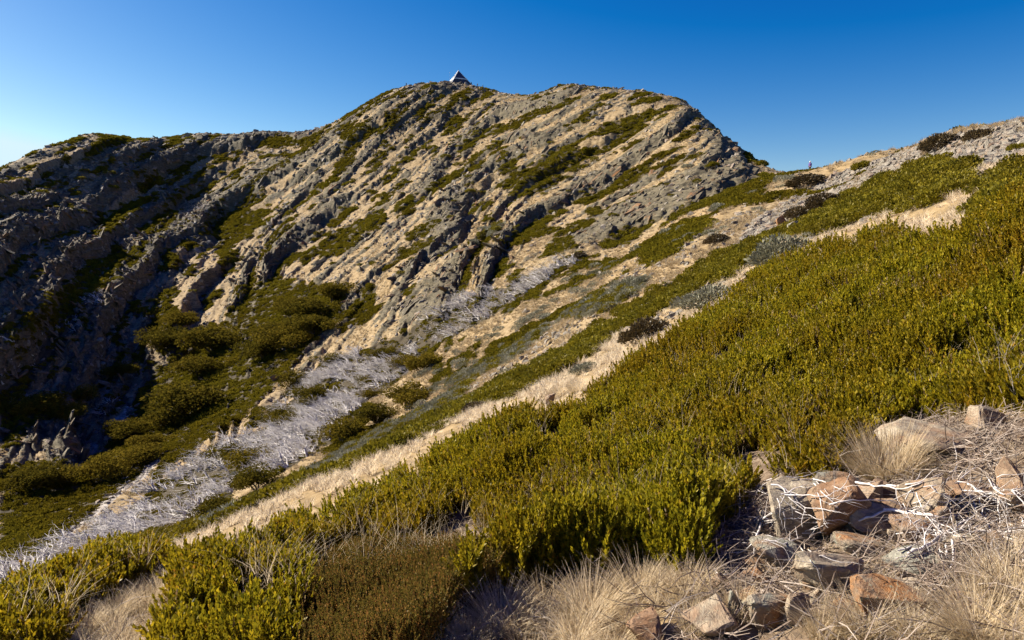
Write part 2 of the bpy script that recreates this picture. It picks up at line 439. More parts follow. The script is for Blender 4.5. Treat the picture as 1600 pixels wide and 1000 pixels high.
NEAR_STONY = [(1085,895),(1150,810),(1200,770),(1320,755),(1350,690),(1480,655),(1560,655),(1720,650),(1720,1100),(1060,1100),(1060,960)]
NEAR_STRAW = [[(620,1060),(690,970),(740,935),(900,895),(1000,875),(1090,890),(1120,930),(1100,1060)], [(1280,1060),(1270,965),(1310,925),(1400,980),(1480,965),(1540,885),(1600,835),(1720,800),(1720,1100)],
    [(1335,740),(1335,670),(1400,655),(1420,700),(1400,750)], [(70,1020),(120,975),(200,932),(262,905),(292,915),(250,985),(225,1060),(60,1060)]]

def polys(ps, px=PX, py=PY):
    m = np.zeros(px.shape, bool)
    for p in ps: m |= inpoly(px, py, p)
    return m
ragx, ragy = 7 * fbm(X / 4, Y / 4, 2, 101), 5 * fbm(X / 4, Y / 4, 2, 103)
canopy = 0.42 * (0.72 + 0.75 * fbm(X / 0.8, Y / 0.8, 2, 111) + 0.55 * fbm(X / 2.6, Y / 2.6, 1, 113)) * (1 - .4 * ((PX < 330) & (RRg < 10))) * (.72 + .28 * sstep(3.5, 7, RRg))
PXt, PYt, _ = project(X, Y, Z + np.clip(canopy, .15, .6) * 0.9)
m_near = inpoly(PX, PY, NEAR_HEATH) & inpoly(PXt, PYt, NEAR_HEATH) & (RRg < 22)
m_red = inpoly(PX, PY, RED_HEATH) & (RRg < 9)
m_mid = polys(MID_HEATH, PX + ragx * .6, PY + ragy * .6 - 3) & (RRg > 13) & (RRg < 100)
m_grey = polys(GREY_HEATH, PX + ragx * .6, PY + ragy * .6) & (RRg > 13)
m_far = polys(FAR_HEATH, PX + ragx, PY + ragy) & (RRg > 40)
m_dead = polys(DEAD, PX + ragx, PY + ragy) & (RRg > 45)
m_scree = polys(SCREE, PX + ragx, PY + ragy) & (RRg > 45)
m_rub = polys(RUBBLE, PX, PY) & (RRg > 18)
m_stony = inpoly(PX, PY, NEAR_STONY) & (RRg < 9)
spots = (fbm(strike / 9, bed / 3.2, 3, 121) > 0.30 - .32 * floor_) & (RRg > 60) & (rock < 0.6)
spots2 = (fbm(X / 3.5, Y / 2.2, 2, 131) > 0.42) & (RRg > 22) & (RRg <= 90) & ~m_rub
m_far |= (spots & ~m_dead & ~m_scree)
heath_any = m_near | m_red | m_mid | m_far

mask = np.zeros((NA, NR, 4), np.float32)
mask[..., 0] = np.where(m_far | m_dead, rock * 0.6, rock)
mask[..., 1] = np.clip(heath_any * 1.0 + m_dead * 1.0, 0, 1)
mask[..., 2] = np.clip(m_scree * 1.0 + m_rub * 0.75 + m_stony * 0.35, 0, 1)
mask[..., 3] = (1 - sstep(7, 12, RRg)) * np.where(m_stony | m_near | m_red, 1, .35)

# ------------------------------------------------------------------ materials
def new_mat(name):
    m = bpy.data.materials.new(name); m.use_nodes = True
    nt = m.node_tree
    return m, nt.nodes, nt.links, nt.nodes['Principled BSDF']
def ramp(N, stops, interp='LINEAR'):
    n = N.new('ShaderNodeValToRGB'); cr = n.color_ramp; cr.interpolation = interp
    cr.elements[0].position, cr.elements[0].color = stops[0][0], (*stops[0][1], 1)
    cr.elements[1].position, cr.elements[1].color = stops[-1][0], (*stops[-1][1], 1)
    for p, c in stops[1:-1]:
        e = cr.elements.new(p); e.color = (*c, 1)
    return n
def noise(N, L, scale, detail=3, rough=.55, vec=None, dist=0.0):
    n = N.new('ShaderNodeTexNoise'); n.inputs['Scale'].default_value = scale
    n.inputs['Detail'].default_value = detail; n.inputs['Roughness'].default_value = rough; n.inputs['Distortion'].default_value = dist
    if vec is not None: L.new(vec, n.inputs['Vector'])
    return n
def mixc(N, L, fac, a, b, mode='MIX'):
    n = N.new('ShaderNodeMix'); n.data_type = 'RGBA'; n.blend_type = mode
    for sock, v in ((n.inputs[0], fac), (n.inputs[6], a), (n.inputs[7], b)):
        if isinstance(v, (int, float)): sock.default_value = v
        elif isinstance(v, tuple): sock.default_value = (*v, 1)
        else: L.new(v, sock)
    return n.outputs[2]

def leaf_mat(name, tones, rough=.5, trans=.3, spec=.3, big=None):
    """tones: list of (pos, colour) picked per leaf; big shifts the tone by plant"""
    m, N, L, P = new_mat(name)
    g = N.new('ShaderNodeNewGeometry'); oi = N.new('ShaderNodeObjectInfo')
    a = N.new('ShaderNodeMath'); a.operation = 'MULTIPLY_ADD'; a.inputs[1].default_value = .62; a.inputs[2].default_value = 0
    L.new(g.outputs['Random Per Island'], a.inputs[0])
    b = N.new('ShaderNodeMath'); b.operation = 'MULTIPLY_ADD'; b.inputs[1].default_value = .38
    L.new(oi.outputs['Random'], b.inputs[0]); L.new(a.outputs[0], b.inputs[2])
    r = ramp(N, tones); L.new(b.outputs[0], r.inputs[0])
    col = r.outputs['Color']
    if big:
        tc = N.new('ShaderNodeNewGeometry')
        nz = noise(N, L, big[0], 2, .5, tc.outputs['Position'])
        rr = ramp(N, [(.38, (1, 1, 1)), (.66, big[1])]); L.new(nz.outputs['Fac'], rr.inputs[0])
        col = mixc(N, L, 1.0, col, rr.outputs['Color'], 'MULTIPLY')
    L.new(col, P.inputs['Base Color'])
    P.inputs['Roughness'].default_value = rough
    P.inputs['Specular IOR Level'].default_value = spec
    if trans > 0:
        t = N.new('ShaderNodeBsdfTranslucent'); L.new(col, t.inputs['Color'])
        mx = N.new('ShaderNodeMixShader'); mx.inputs[0].default_value = trans
        L.new(P.outputs[0], mx.inputs[1]); L.new(t.outputs[0], mx.inputs[2])
        L.new(mx.outputs[0], N['Material Output'].inputs['Surface'])
    return m

def rock_mat(name, tones, rust=(.30, .14, .05), rust_amt=.5, scale=1.0, lichen=0.3, bump=.5, per_object=True):
    m, N, L, P = new_mat(name)
    tc = N.new('ShaderNodeTexCoord'); vec = tc.outputs['Object']
    oi = N.new('ShaderNodeObjectInfo')
    add = N.new('ShaderNodeVectorMath'); add.operation = 'ADD'
    sc_ = N.new('ShaderNodeVectorMath'); sc_.operation = 'SCALE'; sc_.inputs[0].default_value = (37, 11, 23)
    L.new(oi.outputs['Random'], sc_.inputs['Scale']); L.new(vec, add.inputs[0]); L.new(sc_.outputs[0], add.inputs[1])
    vec = add.outputs[0]
    n1 = noise(N, L, 2.2 * scale, 6, .62, vec, .4)
    r = ramp(N, tones); L.new(n1.outputs['Fac'], r.inputs[0])
    n2 = noise(N, L, 1.1 * scale, 4, .6, vec, .8)
    th = N.new('ShaderNodeMath'); th.operation = 'MULTIPLY_ADD'; th.inputs[1].default_value = .35; L.new(oi.outputs['Random'], th.inputs[0]); L.new(n2.outputs['Fac'], th.inputs[2])
    rr = ramp(N, [(.62 - .2 * rust_amt, (0, 0, 0)), (.95 - .2 * rust_amt, (1, 1, 1))]); L.new(th.outputs[0], rr.inputs[0])
    c = mixc(N, L, rr.outputs['Color'], r.outputs['Color'], rust)
    n3 = noise(N, L, 7 * scale, 3, .7, vec)
    r3 = ramp(N, [(.60, (0, 0, 0)), (.68, (lichen,) * 3)]); L.new(n3.outputs['Fac'], r3.inputs[0])
    c = mixc(N, L, r3.outputs['Color'], c, (.33, .35, .24))
    # dark fine cracks along the bedding
    mp = N.new('ShaderNodeMapping'); mp.inputs['Scale'].default_value = (2, 2, 15); mp.inputs['Rotation'].default_value = (.15, .1, 0); L.new(vec, mp.inputs['Vector'])
    n4 = noise(N, L, 1.3 * scale, 4, .7, mp.outputs[0], .5)
    r4 = ramp(N, [(.32, (.35, .32, .3)), (.42, (1, 1, 1))]); L.new(n4.outputs['Fac'], r4.inputs[0])
    c = mixc(N, L, .8, c, r4.outputs['Color'], 'MULTIPLY')
    L.new(c, P.inputs['Base Color'])
    P.inputs['Roughness'].default_value = .88; P.inputs['Specular IOR Level'].default_value = .25
    b1 = N.new('ShaderNodeBump'); b1.inputs['Strength'].default_value = bump; b1.inputs['Distance'].default_value = .10 / scale
    L.new(n4.outputs['Fac'], b1.inputs['Height'])
    b2 = N.new('ShaderNodeBump'); b2.inputs['Strength'].default_value = bump; b2.inputs['Distance'].default_value = .06 / scale
    nf = noise(N, L, 14 * scale, 5, .7, vec); L.new(nf.outputs['Fac'], b2.inputs['Height']); L.new(b1.outputs[0], b2.inputs['Normal'])
    L.new(b2.outputs[0], P.inputs['Normal'])
    return m

def terrain_mat():
    m, N, L, P = new_mat('land')
    at = N.new('ShaderNodeAttribute'); at.attribute_name = 'mask'
    sep = N.new('ShaderNodeSeparateColor'); L.new(at.outputs['Color'], sep.inputs[0])
    g = N.new('ShaderNodeNewGeometry'); pos = g.outputs['Position']
    # straw and stony soil
    nA = noise(N, L, .09, 5, .6, pos); nB = noise(N, L, 1.1, 6, .7, pos); nC = noise(N, L, 9, 5, .7, pos)
    straw = ramp(N, [(.30, (.10, .075, .038)), (.48, (.25, .185, .10)), (.72, (.38, .295, .185))]); L.new(nB.outputs['Fac'], straw.inputs[0])
    tint = ramp(N, [(.35, (1, .93, .8)), (.65, (1.0, 1.0, 1.0))]); L.new(nA.outputs['Fac'], tint.inputs[0])
    c = mixc(N, L, 1.0, straw.outputs['Color'], tint.outputs['Color'], 'MULTIPLY')
    # scree and rubble
    vor = N.new('ShaderNodeTexVoronoi'); vor.inputs['Scale'].default_value = 2.2; L.new(pos, vor.inputs['Vector'])
    scr = ramp(N, [(0, (.16, .14, .12)), (.5, (.30, .26, .22)), (1, (.45, .41, .36))]); L.new(vor.outputs['Color'], scr.inputs[0])
    c = mixc(N, L, sep.outputs['Blue'], c, scr.outputs['Color'])
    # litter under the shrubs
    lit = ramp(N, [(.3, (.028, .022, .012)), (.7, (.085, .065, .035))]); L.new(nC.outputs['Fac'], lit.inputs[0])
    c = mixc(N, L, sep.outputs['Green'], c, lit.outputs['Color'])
    # near ground: twigs and brown duff
    duff = ramp(N, [(.3, (.05, .034, .022)), (.5, (.15, .105, .068)), (.75, (.30, .23, .16))]); L.new(nC.outputs['Fac'], duff.inputs[0])
    inv = N.new('ShaderNodeMath'); inv.operation = 'MULTIPLY'; L.new(at.outputs['Alpha'], inv.inputs[0]); inv.inputs[1].default_value = .85
    c = mixc(N, L, inv.outputs[0], c, duff.outputs['Color'])
    # rock
    mp = N.new('ShaderNodeMapping'); mp.inputs['Rotation'].default_value = (0, R(-41), 0); mp.inputs['Scale'].default_value = (.5, .5, 2.4); L.new(pos, mp.inputs['Vector'])
    nR = noise(N, L, 1.0, 7, .68, mp.outputs[0], .6)
    rk = ramp(N, [(.28, (.030, .026, .017)), (.45, (.095, .080, .050)), (.6, (.155, .130, .082)), (.75, (.25, .21, .135))]); L.new(nR.outputs['Fac'], rk.inputs[0])
    nM = noise(N, L, .7, 5, .7, mp.outputs[0])
    add = N.new('ShaderNodeMath'); add.operation = 'ADD'; L.new(sep.outputs['Red'], add.inputs[0])
    sb = N.new('ShaderNodeMath'); sb.operation = 'MULTIPLY_ADD'; sb.inputs[1].default_value = 1.3; sb.inputs[2].default_value = -.68; L.new(nM.outputs['Fac'], sb.inputs[0]); L.new(sb.outputs[0], add.inputs[1])
    rm = ramp(N, [(.36, (0, 0, 0)), (.52, (1, 1, 1))]); L.new(add.outputs[0], rm.inputs[0])
    gate = N.new('ShaderNodeMath'); gate.operation = 'GREATER_THAN'; gate.inputs[1].default_value = .02; L.new(sep.outputs['Red'], gate.inputs[0])
    mm = N.new('ShaderNodeMath'); mm.operation = 'MULTIPLY'; L.new(rm.outputs['Color'], mm.inputs[0]); L.new(gate.outputs[0], mm.inputs[1])
    c = mixc(N, L, mm.outputs[0], c, rk.outputs['Color'])
    L.new(c, P.inputs['Base Color'])
    P.inputs['Roughness'].default_value = .92; P.inputs['Specular IOR Level'].default_value = .15
    b1 = N.new('ShaderNodeBump'); b1.inputs['Strength'].default_value = .8; b1.inputs['Distance'].default_value = .35; L.new(nR.outputs['Fac'], b1.inputs['Height'])
    ml = N.new('ShaderNodeMath'); ml.operation = 'MULTIPLY'; ml.inputs[1].default_value = .9; L.new(mm.outputs[0], ml.inputs[0]); L.new(ml.outputs[0], b1.inputs['Strength'])
    b2 = N.new('ShaderNodeBump'); b2.inputs['Strength'].default_value = .7; b2.inputs['Distance'].default_value = .12; L.new(nB.outputs['Fac'], b2.inputs['Height']); L.new(b1.outputs[0], b2.inputs['Normal'])
    b3 = N.new('ShaderNodeBump'); b3.inputs['Strength'].default_value = .6; b3.inputs['Distance'].default_value = .02; L.new(nC.outputs['Fac'], b3.inputs['Height']); L.new(b2.outputs[0], b3.inputs['Normal'])
    L.new(b3.outputs[0], P.inputs['Normal'])
    return m

def plain_mat(name, col, rough=.6, metal=0.0, var=0.15, scale=6):
    m, N, L, P = new_mat(name)
    tc = N.new('ShaderNodeTexCoord'); n = noise(N, L, scale, 4, .6, tc.outputs['Object'])
    r = ramp(N, [(.3, tuple(v * (1 - var) for v in col)), (.7, tuple(min(1, v * (1 + var)) for v in col))]); L.new(n.outputs['Fac'], r.inputs[0])
    L.new(r.outputs['Color'], P.inputs['Base Color'])
    P.inputs['Roughness'].default_value = rough; P.inputs['Metallic'].default_value = metal
    return m

M = {}
M['land'] = terrain_mat()
M['slab'] = rock_mat('mountain_rock', [(.3, (.042, .036, .025)), (.5, (.115, .096, .062)), (.72, (.235, .195, .125))], rust_amt=-.5, scale=1.2, bump=.9)
M['stone'] = rock_mat('scree_stone', [(.3, (.11, .097, .078)), (.55, (.25, .22, .175)), (.75, (.40, .36, .295))], rust=(.26, .17, .11), rust_amt=-.4, scale=1.2)
M['tan'] = rock_mat('tan_stone', [(.28, (.15, .12, .09)), (.5, (.33, .27, .19)), (.75, (.44, .37, .28))], rust=(.27, .15, .08), rust_amt=.0, scale=5, bump=.7)
M['grey'] = rock_mat('grey_stone', [(.28, (.12, .11, .09)), (.5, (.24, .225, .175)), (.75, (.36, .34, .27))], rust_amt=.2, scale=5, lichen=.7, bump=.8)
M['rusty'] = rock_mat('rusty_stone', [(.28, (.10, .065, .042)), (.5, (.22, .145, .09)), (.75, (.36, .28, .19))], rust=(.24, .13, .065), rust_amt=.3, scale=5, bump=.6)
M['heath'] = leaf_mat('heath_leaves', [(0, (.07, .075, .006)), (.3, (.19, .168, .008)), (.6, (.31, .255, .011)), (.86, (.45, .345, .016)), (1, (.33, .15, .025))], trans=.42, spec=.15, big=(.55, (.86, .72, .75)))
M['heath_mid'] = leaf_mat('heath_leaves_mid', [(0, (.085, .078, .009)), (.5, (.175, .148, .011)), (1, (.27, .21, .015))], trans=.3, spec=.1, big=(.35, (.8, .75, .7)))
M['heath_far'] = leaf_mat('heath_leaves_far', [(0, (.075, .068, .010)), (.5, (.155, .13, .011)), (1, (.235, .18, .014))], trans=.3, spec=0, rough=.9, big=(.05, (.8, .75, .75)))
M['heath_dead'] = leaf_mat('dying_heath', [(0, (.10, .06, .025)), (.5, (.22, .14, .06)), (1, (.40, .31, .18))], trans=.3, spec=.1)
M['red_heath'] = leaf_mat('red_tipped_heath', [(0, (.07, .06, .014)), (.4, (.13, .10, .018)), (.7, (.22, .12, .03)), (1, (.36, .16, .05))], trans=.35, spec=.1)
M['grey_heath'] = leaf_mat('grey_shrub_leaves', [(0, (.11, .108, .068)), (.5, (.22, .21, .14)), (1, (.40, .38, .28))], trans=.2, spec=.15)
M['brown_heath'] = leaf_mat('brown_shrub_leaves', [(0, (.04, .03, .015)), (.5, (.085, .058, .024)), (1, (.14, .10, .04))], trans=.15)
M['gum'] = leaf_mat('gum_leaves', [(0, (.05, .045, .008)), (.5, (.115, .09, .011)), (1, (.20, .14, .017))], trans=.3, spec=0, rough=.9)
M['straw'] = leaf_mat('straw_blades', [(0, (.25, .17, .085)), (.4, (.60, .47, .29)), (.8, (.80, .66, .45)), (1, (.86, .77, .60))], trans=.5, spec=.1, rough=.6)
M['straw_mid'] = leaf_mat('straw_strip', [(0, (.42, .33, .21)), (.5, (.70, .57, .39)), (1, (.86, .76, .58))], trans=.45, spec=.05, rough=.7)
M['straw_far'] = leaf_mat('straw_tufts', [(0, (.24, .175, .095)), (.5, (.42, .32, .185)), (1, (.58, .47, .31))], trans=.42, spec=.05, rough=.7)
M['dead'] = plain_mat('bleached_wood', (.63, .58, .525), .8, var=.4, scale=3)
M['dead_near'] = plain_mat('bleached_twig', (.60, .55, .51), .85, var=.4, scale=30)
M['bare'] = plain_mat('grey_twig', (.30, .26, .22), .8, var=.4, scale=20)
M['bark'] = plain_mat('gum_bark', (.10, .08, .06), .8, var=.4, scale=5)
M['twig'] = leaf_mat('dry_twigs', [(0, (.09, .06, .04)), (.5, (.21, .155, .115)), (1, (.42, .36, .30))], trans=0, rough=.8)

# ------------------------------------------------------------------ the land
def grid_obj(name, imask):
    i, j = np.meshgrid(np.arange(NA - 1), np.arange(NR - 1), indexing='ij')
    a = (i * NR + j)[imask]
    f = np.stack([a, a + NR, a + NR + 1, a + 1], -1)
    used, inv = np.unique(f.ravel(), return_inverse=True)
    V = np.stack([X, Y, Z], -1).reshape(-1, 3)[used]
    me = np_mesh(name, V, inv.reshape(-1, 4), True)
    ca_ = me.attributes.new('mask', 'FLOAT_COLOR', 'POINT')
    ca_.data.foreach_set('color', mask.reshape(-1, 4)[used].ravel())
    return tag(link(name, me, M['land']), kind='structure')
ci, cj = slice(0, NA - 1), slice(0, NR - 1)
split_r = np.where(PX[ci, cj] > 1225, 130, 78)
is_mtn = RRg[ci, cj] > split_r
mountain = grid_obj('mountain', is_mtn)
hillside = grid_obj('hillside', ~is_mtn)
# ground behind the photographer and the far country below
_a = np.linspace(R(100), R(260), 40); _r = np.geomspace(.35, 900, 40)
_AA, _RA = np.meshgrid(_a, _r, indexing='ij')
_zr = bilin(Z, np.full_like(_RA, NA - 1.001), np.interp(_RA, RR, np.arange(NR)))
_zl = bilin(Z, np.full_like(_RA, 0.0), np.interp(_RA, RR, np.arange(NR)))
_k = sstep(0, 1, (_AA - _a[0]) / (_a[-1] - _a[0]))
_V = np.stack([_RA * np.sin(_AA), _RA * np.cos(_AA), _zr * (1 - _k) + _zl * _k], -1).reshape(-1, 3)
_i, _j = np.meshgrid(np.arange(39), np.arange(39), indexing='ij'); _q = _i * 40 + _j
me = np_mesh('slope_behind', _V, np.stack([_q, _q + 40, _q + 41, _q + 1], -1).reshape(-1, 4), True)
tag(link('slope_behind', me, M['land']), kind='structure')
_n = 96; _th = np.linspace(0, 2 * np.pi, _n, endpoint=False)
_V = [(0, 0, -420)] + [(40000 * math.cos(t), 40000 * math.sin(t), -420) for t in _th]
tag(link('far_valley', np_mesh('far_valley', _V, [(0, 1 + k, 1 + (k + 1) % _n) for k in range(_n)]), plain_mat('far_forest', (.06, .075, .04), .9, scale=.002)), kind='structure')

# ------------------------------------------------------------------ scattering
QI, QJ = np.meshgrid(np.arange(NA - 1), np.arange(NR - 1), indexing='ij')
dA = np.diff(AZ)[:, None] * RRg[:-1, :-1]; dR = np.diff(RR)[None]
NX = np.gradient(Z, axis=1)[:-1, :-1] / np.maximum(dR, 1e-6)           # slope along r
NT = np.diff(Z, axis=0)[:, :-1] / np.maximum(dA, 1e-6)                # slope along azimuth
AREA = dA * dR * np.sqrt(1 + NX ** 2 + NT ** 2)
VQ = VIS[:-1, :-1] & (np.abs(AZg[:-1, :-1]) < R(43))
_sa, _ca = np.sin(AZg[:-1, :-1]), np.cos(AZg[:-1, :-1])
NRM = np.stack([-(NX * _sa + NT * _ca), -(NX * _ca - NT * _sa), np.ones_like(NX)], -1)
NRM /= np.linalg.norm(NRM, axis=-1, keepdims=True)
def sample(weight, n, rng):
    """n random points of the land, likely where weight is high; position, normal, quad index"""
    w = (weight * AREA * VQ).ravel(); tot = w.sum()
    if tot <= 0: return np.zeros((0, 3)), np.zeros((0, 3)), np.zeros(0, int), np.zeros(0, int)
    k = np.searchsorted(np.cumsum(w) / tot, rng.random(n))
    k = np.clip(k, 0, len(w) - 1)
    i, j = k // (NR - 1), k % (NR - 1)
    u, v = rng.random(n), rng.random(n)
    P3 = np.stack([X, Y, Z], -1)
    p = (P3[i, j] * (1 - u)[:, None] + P3[i + 1, j] * u[:, None]) * (1 - v)[:, None] + (P3[i, j + 1] * (1 - u)[:, None] + P3[i + 1, j + 1] * u[:, None]) * v[:, None]
    return p, NRM[i, j], i, j

def frame_euler(zax, xhint):
    z = zax / np.linalg.norm(zax, axis=1, keepdims=True)
    x = xhint - z * (xhint * z).sum(1, keepdims=True)
    x /= np.maximum(np.linalg.norm(x, axis=1, keepdims=True), 1e-6)
    y = np.cross(z, x)
    ry = np.arcsin(np.clip(-x[:, 2], -1, 1))
    return np.stack([np.arctan2(y[:, 2], z[:, 2]), ry, np.arctan2(x[:, 1], x[:, 0])], -1)
def rand_x(n, rng):
    a = rng.random(n) * 2 * np.pi
    return np.stack([np.cos(a), np.sin(a), np.zeros(n)], -1)

def scatter(name, protos, pos, rot, scl, idx, parent=None, **tags):
    """one object whose points carry copies of the prototype meshes"""
    me = bpy.data.meshes.new(name)
    n = len(pos)
    me.vertices.add(n); me.vertices.foreach_set('co', np.asarray(pos, np.float32).ravel())
    for an, arr in (('rot', rot), ('scl', scl)):
        a = me.attributes.new(an, 'FLOAT_VECTOR', 'POINT'); a.data.foreach_set('vector', np.asarray(arr, np.float32).ravel())
    a = me.attributes.new('pick', 'INT', 'POINT'); a.data.foreach_set('value', np.asarray(idx, np.int32))
    o = link(name, me)
    if parent is not None: o.parent = parent
    c = bpy.data.collections.new(name + '_kinds')
    for k, pm in enumerate(protos):
        c.objects.link(bpy.data.objects.new('%s_kind_%02d' % (name, k), pm))
    ng = bpy.data.node_groups.new(name + '_scatter', 'GeometryNodeTree')
    ng.interface.new_socket('Geometry', in_out='INPUT', socket_type='NodeSocketGeometry')
    ng.interface.new_socket('Geometry', in_out='OUTPUT', socket_type='NodeSocketGeometry')
    N, L = ng.nodes, ng.links
    gi, go = N.new('NodeGroupInput'), N.new('NodeGroupOutput')
    ci_ = N.new('GeometryNodeCollectionInfo'); ci_.inputs['Collection'].default_value = c
    ci_.inputs['Separate Children'].default_value = True; ci_.inputs['Reset Children'].default_value = True
    ip = N.new('GeometryNodeInstanceOnPoints'); ip.inputs['Pick Instance'].default_value = True
    L.new(gi.outputs[0], ip.inputs['Points']); L.new(ci_.outputs[0], ip.inputs['Instance'])
    for an, dt, sock in (('rot', 'FLOAT_VECTOR', 'Rotation'), ('scl', 'FLOAT_VECTOR', 'Scale'), ('pick', 'INT', 'Instance Index')):
        na = N.new('GeometryNodeInputNamedAttribute'); na.data_type = dt; na.inputs['Name'].default_value = an
        L.new(na.outputs['Attribute'], ip.inputs[sock])
    L.new(ip.outputs[0], go.inputs[0])
    md = o.modifiers.new('scatter', 'NODES'); md.node_group = ng
    tags.setdefault('kind', 'stuff')
    return tag(o, **tags)

# ------------------------------------------------------------------ plant and stone shapes
def with_mat(me, m): me.materials.append(m); return me
def quads(C, U, W):
    """leaf diamonds: centre-base C, length vector U, half width vector W -> V, F"""
    n = len(C)
    V = np.stack([C, C + U * .5 + W, C + U, C + U * .5 - W], 1).reshape(-1, 3)
    return V, np.arange(n * 4).reshape(n, 4)
def unit(v): return v / np.maximum(np.linalg.norm(v, axis=-1, keepdims=True), 1e-9)

def leaf_dome(name, n, leaf, rx=1.0, rz=.8, seed=0, up=.4, lumps=7, wide=.35, inner=.55, mat=None):
    """cushion shrub, radius 1: leaf clumps through the outer part of a lumpy dome"""
    g = np.random.default_rng(seed)
    d = unit(g.normal(size=(n, 3))); d[:, 2] = np.abs(d[:, 2]) * 1.05 - .12; d = unit(d)
    L0 = unit(g.normal(size=(lumps, 3)) * (1, 1, .5) + (0, 0, .35)); k = (d @ L0.T).max(1)
    rad = (.62 + .42 * sstep(.45, 1.0, k)) * (inner + (1 - inner) * g.random(n) ** .45)
    C = d * rad[:, None] * (rx, rx, rz)
    U = unit(d + g.normal(size=(n, 3)) * .55 + (0, 0, up)) * (leaf * (.6 + .8 * g.random(n)))[:, None]
    W = unit(np.cross(U, g.normal(size=(n, 3)))) * (leaf * wide * (.7 + .6 * g.random(n)))[:, None]
    V, Fa = quads(C, U, W)
    return with_mat(np_mesh(name, V, Fa), mat)

def sprig(name, seed, leaves=26, length=.17, leaf=.026, wide=.26, spread=.75, mat=None, forks=2):
    g = np.random.default_rng(seed)
    Cs, Us, Ws = [], [], []
    for f in range(forks + 1):
        a = g.random() * 6.28
        base = np.array([0, 0, 0.0]); ax = unit(np.array([math.cos(a) * (.1 + .35 * (f > 0)), math.sin(a) * (.1 + .35 * (f > 0)), 1.0]))
        ln = length * (1 if f == 0 else .55 + .35 * g.random())
        if f: base = np.array([0, 0, length * .25 * g.random()])
        m = leaves if f == 0 else leaves * 2 // 3
        t = np.linspace(.18, 1, m); ang = np.arange(m) * 2.4 + g.random() * 6
        sd1 = unit(np.cross(ax, (0.3, .9, .1))); sd2 = np.cross(ax, sd1)
        out = sd1 * np.cos(ang)[:, None] + sd2 * np.sin(ang)[:, None]
        tilt = spread * (1.05 - .75 * t)
        U = unit(out * tilt[:, None] + ax + g.normal(size=(m, 3)) * .15) * (leaf * (1.15 - .4 * t) * (.75 + .5 * g.random(m)))[:, None]
        Cs.append(base + ax * (ln * t)[:, None]); Us.append(U)
        Ws.append(unit(np.cross(U, out + g.normal(size=(m, 3)) * .4)) * leaf * wide)
    V, Fa = quads(np.concatenate(Cs), np.concatenate(Us), np.concatenate(Ws))
    return with_mat(np_mesh(name, V, Fa), mat)

def tussock_mesh(name, seed, blades=160, length=.30, width=.0035, splay=.7, base=.06, droop=.6, mat=None, segs=3, wind=(0, 0)):
    g = np.random.default_rng(seed)
    n = blades
    a = g.random(n) * 6.283; rad = base * np.sqrt(g.random(n))
    b0 = np.stack([np.cos(a) * rad, np.sin(a) * rad, np.full(n, -.02)], -1)
    a2 = a + g.normal(size=n) * .7; lean = splay * (.15 + g.random(n) ** 1.2)
    dirh = np.stack([np.cos(a2) + wind[0], np.sin(a2) + wind[1], np.zeros(n)], -1)
    ln = length * (.5 + .6 * g.random(n)); dr = droop * (.4 + g.random(n))
    side = unit(np.cross(dirh + g.normal(size=(n, 3)) * .3, (0, 0, 1.0)))
    V = np.zeros((n, segs + 1, 2, 3))
    cur = b0.copy()
    for s in range(segs + 1):
        t = s / segs
        w = width * (1 - .85 * t)
        V[:, s, 0], V[:, s, 1] = cur - side * w, cur + side * w
        d = unit(dirh * (lean + dr * t * 1.3)[:, None] + np.array([0, 0, 1.0]) * (1 - .55 * dr * t)[:, None])
        cur = cur + d * (ln / segs)[:, None]
    idx = np.arange(n)[:, None] * (segs + 1) * 2
    Fa = np.concatenate([idx + np.array([[2 * s, 2 * s + 1, 2 * s + 3, 2 * s + 2]]) for s in range(segs)], 0)
    return with_mat(np_mesh(name, V.reshape(-1, 3), Fa), mat)

def tubes(paths, sides=5):
    """paths: list of (points (k,3), radii (k)) -> V, F (quads)"""
    Vs, Fs, off = [], [], 0
    for P_, r_ in paths:
        P_, r_ = np.asarray(P_, float), np.asarray(r_, float)
        k = len(P_)
        tg = unit(np.gradient(P_, axis=0))
        ref = np.array([0, 0, 1.0]) if abs(tg[:, 2]).mean() < .8 else np.array([1.0, 0, 0])
        s1 = unit(np.cross(tg, ref)); s2 = np.cross(tg, s1)
        th = np.arange(sides) * 2 * np.pi / sides
        ring = P_[:, None] + (s1[:, None] * np.cos(th)[None, :, None] + s2[:, None] * np.sin(th)[None, :, None]) * r_[:, None, None]
        Vs.append(ring.reshape(-1, 3))
        i, j = np.meshgrid(np.arange(k - 1), np.arange(sides), indexing='ij')
        a = off + i * sides + j; b = off + i * sides + (j + 1) % sides
        Fs.append(np.stack([a, b, b + sides, a + sides], -1).reshape(-1, 4))
        off += k * sides
    return np.concatenate(Vs), np.concatenate(Fs)

def grow(g, p, d, length, r0, depth, out, lean, segs=5, kids=(3, 5), curl=.25):
    """a crooked branch with side branches"""
    pts, d = [np.array(p, float)], unit(np.array(d, float))
    for s in range(segs):
        d = unit(d + g.normal(size=3) * curl + np.array(lean) * .12)
        pts.append(pts[-1] + d * length / segs)
    rad = np.linspace(r0, r0 * .3 if depth else r0 * .18, segs + 1)
    out.append((np.array(pts), rad))
    if depth > 0:
        for _ in range(g.integers(*kids)):
            k = g.integers(1, segs + 1)
            dd = unit(pts[k] - pts[k - 1]); nd = unit(dd + g.normal(size=3) * .75 + np.array(lean) * .35)
            grow(g, pts[k], nd, length * (.35 + .3 * g.random()), rad[k] * .75, depth - 1, out, lean, max(3, segs - 1), kids, curl)

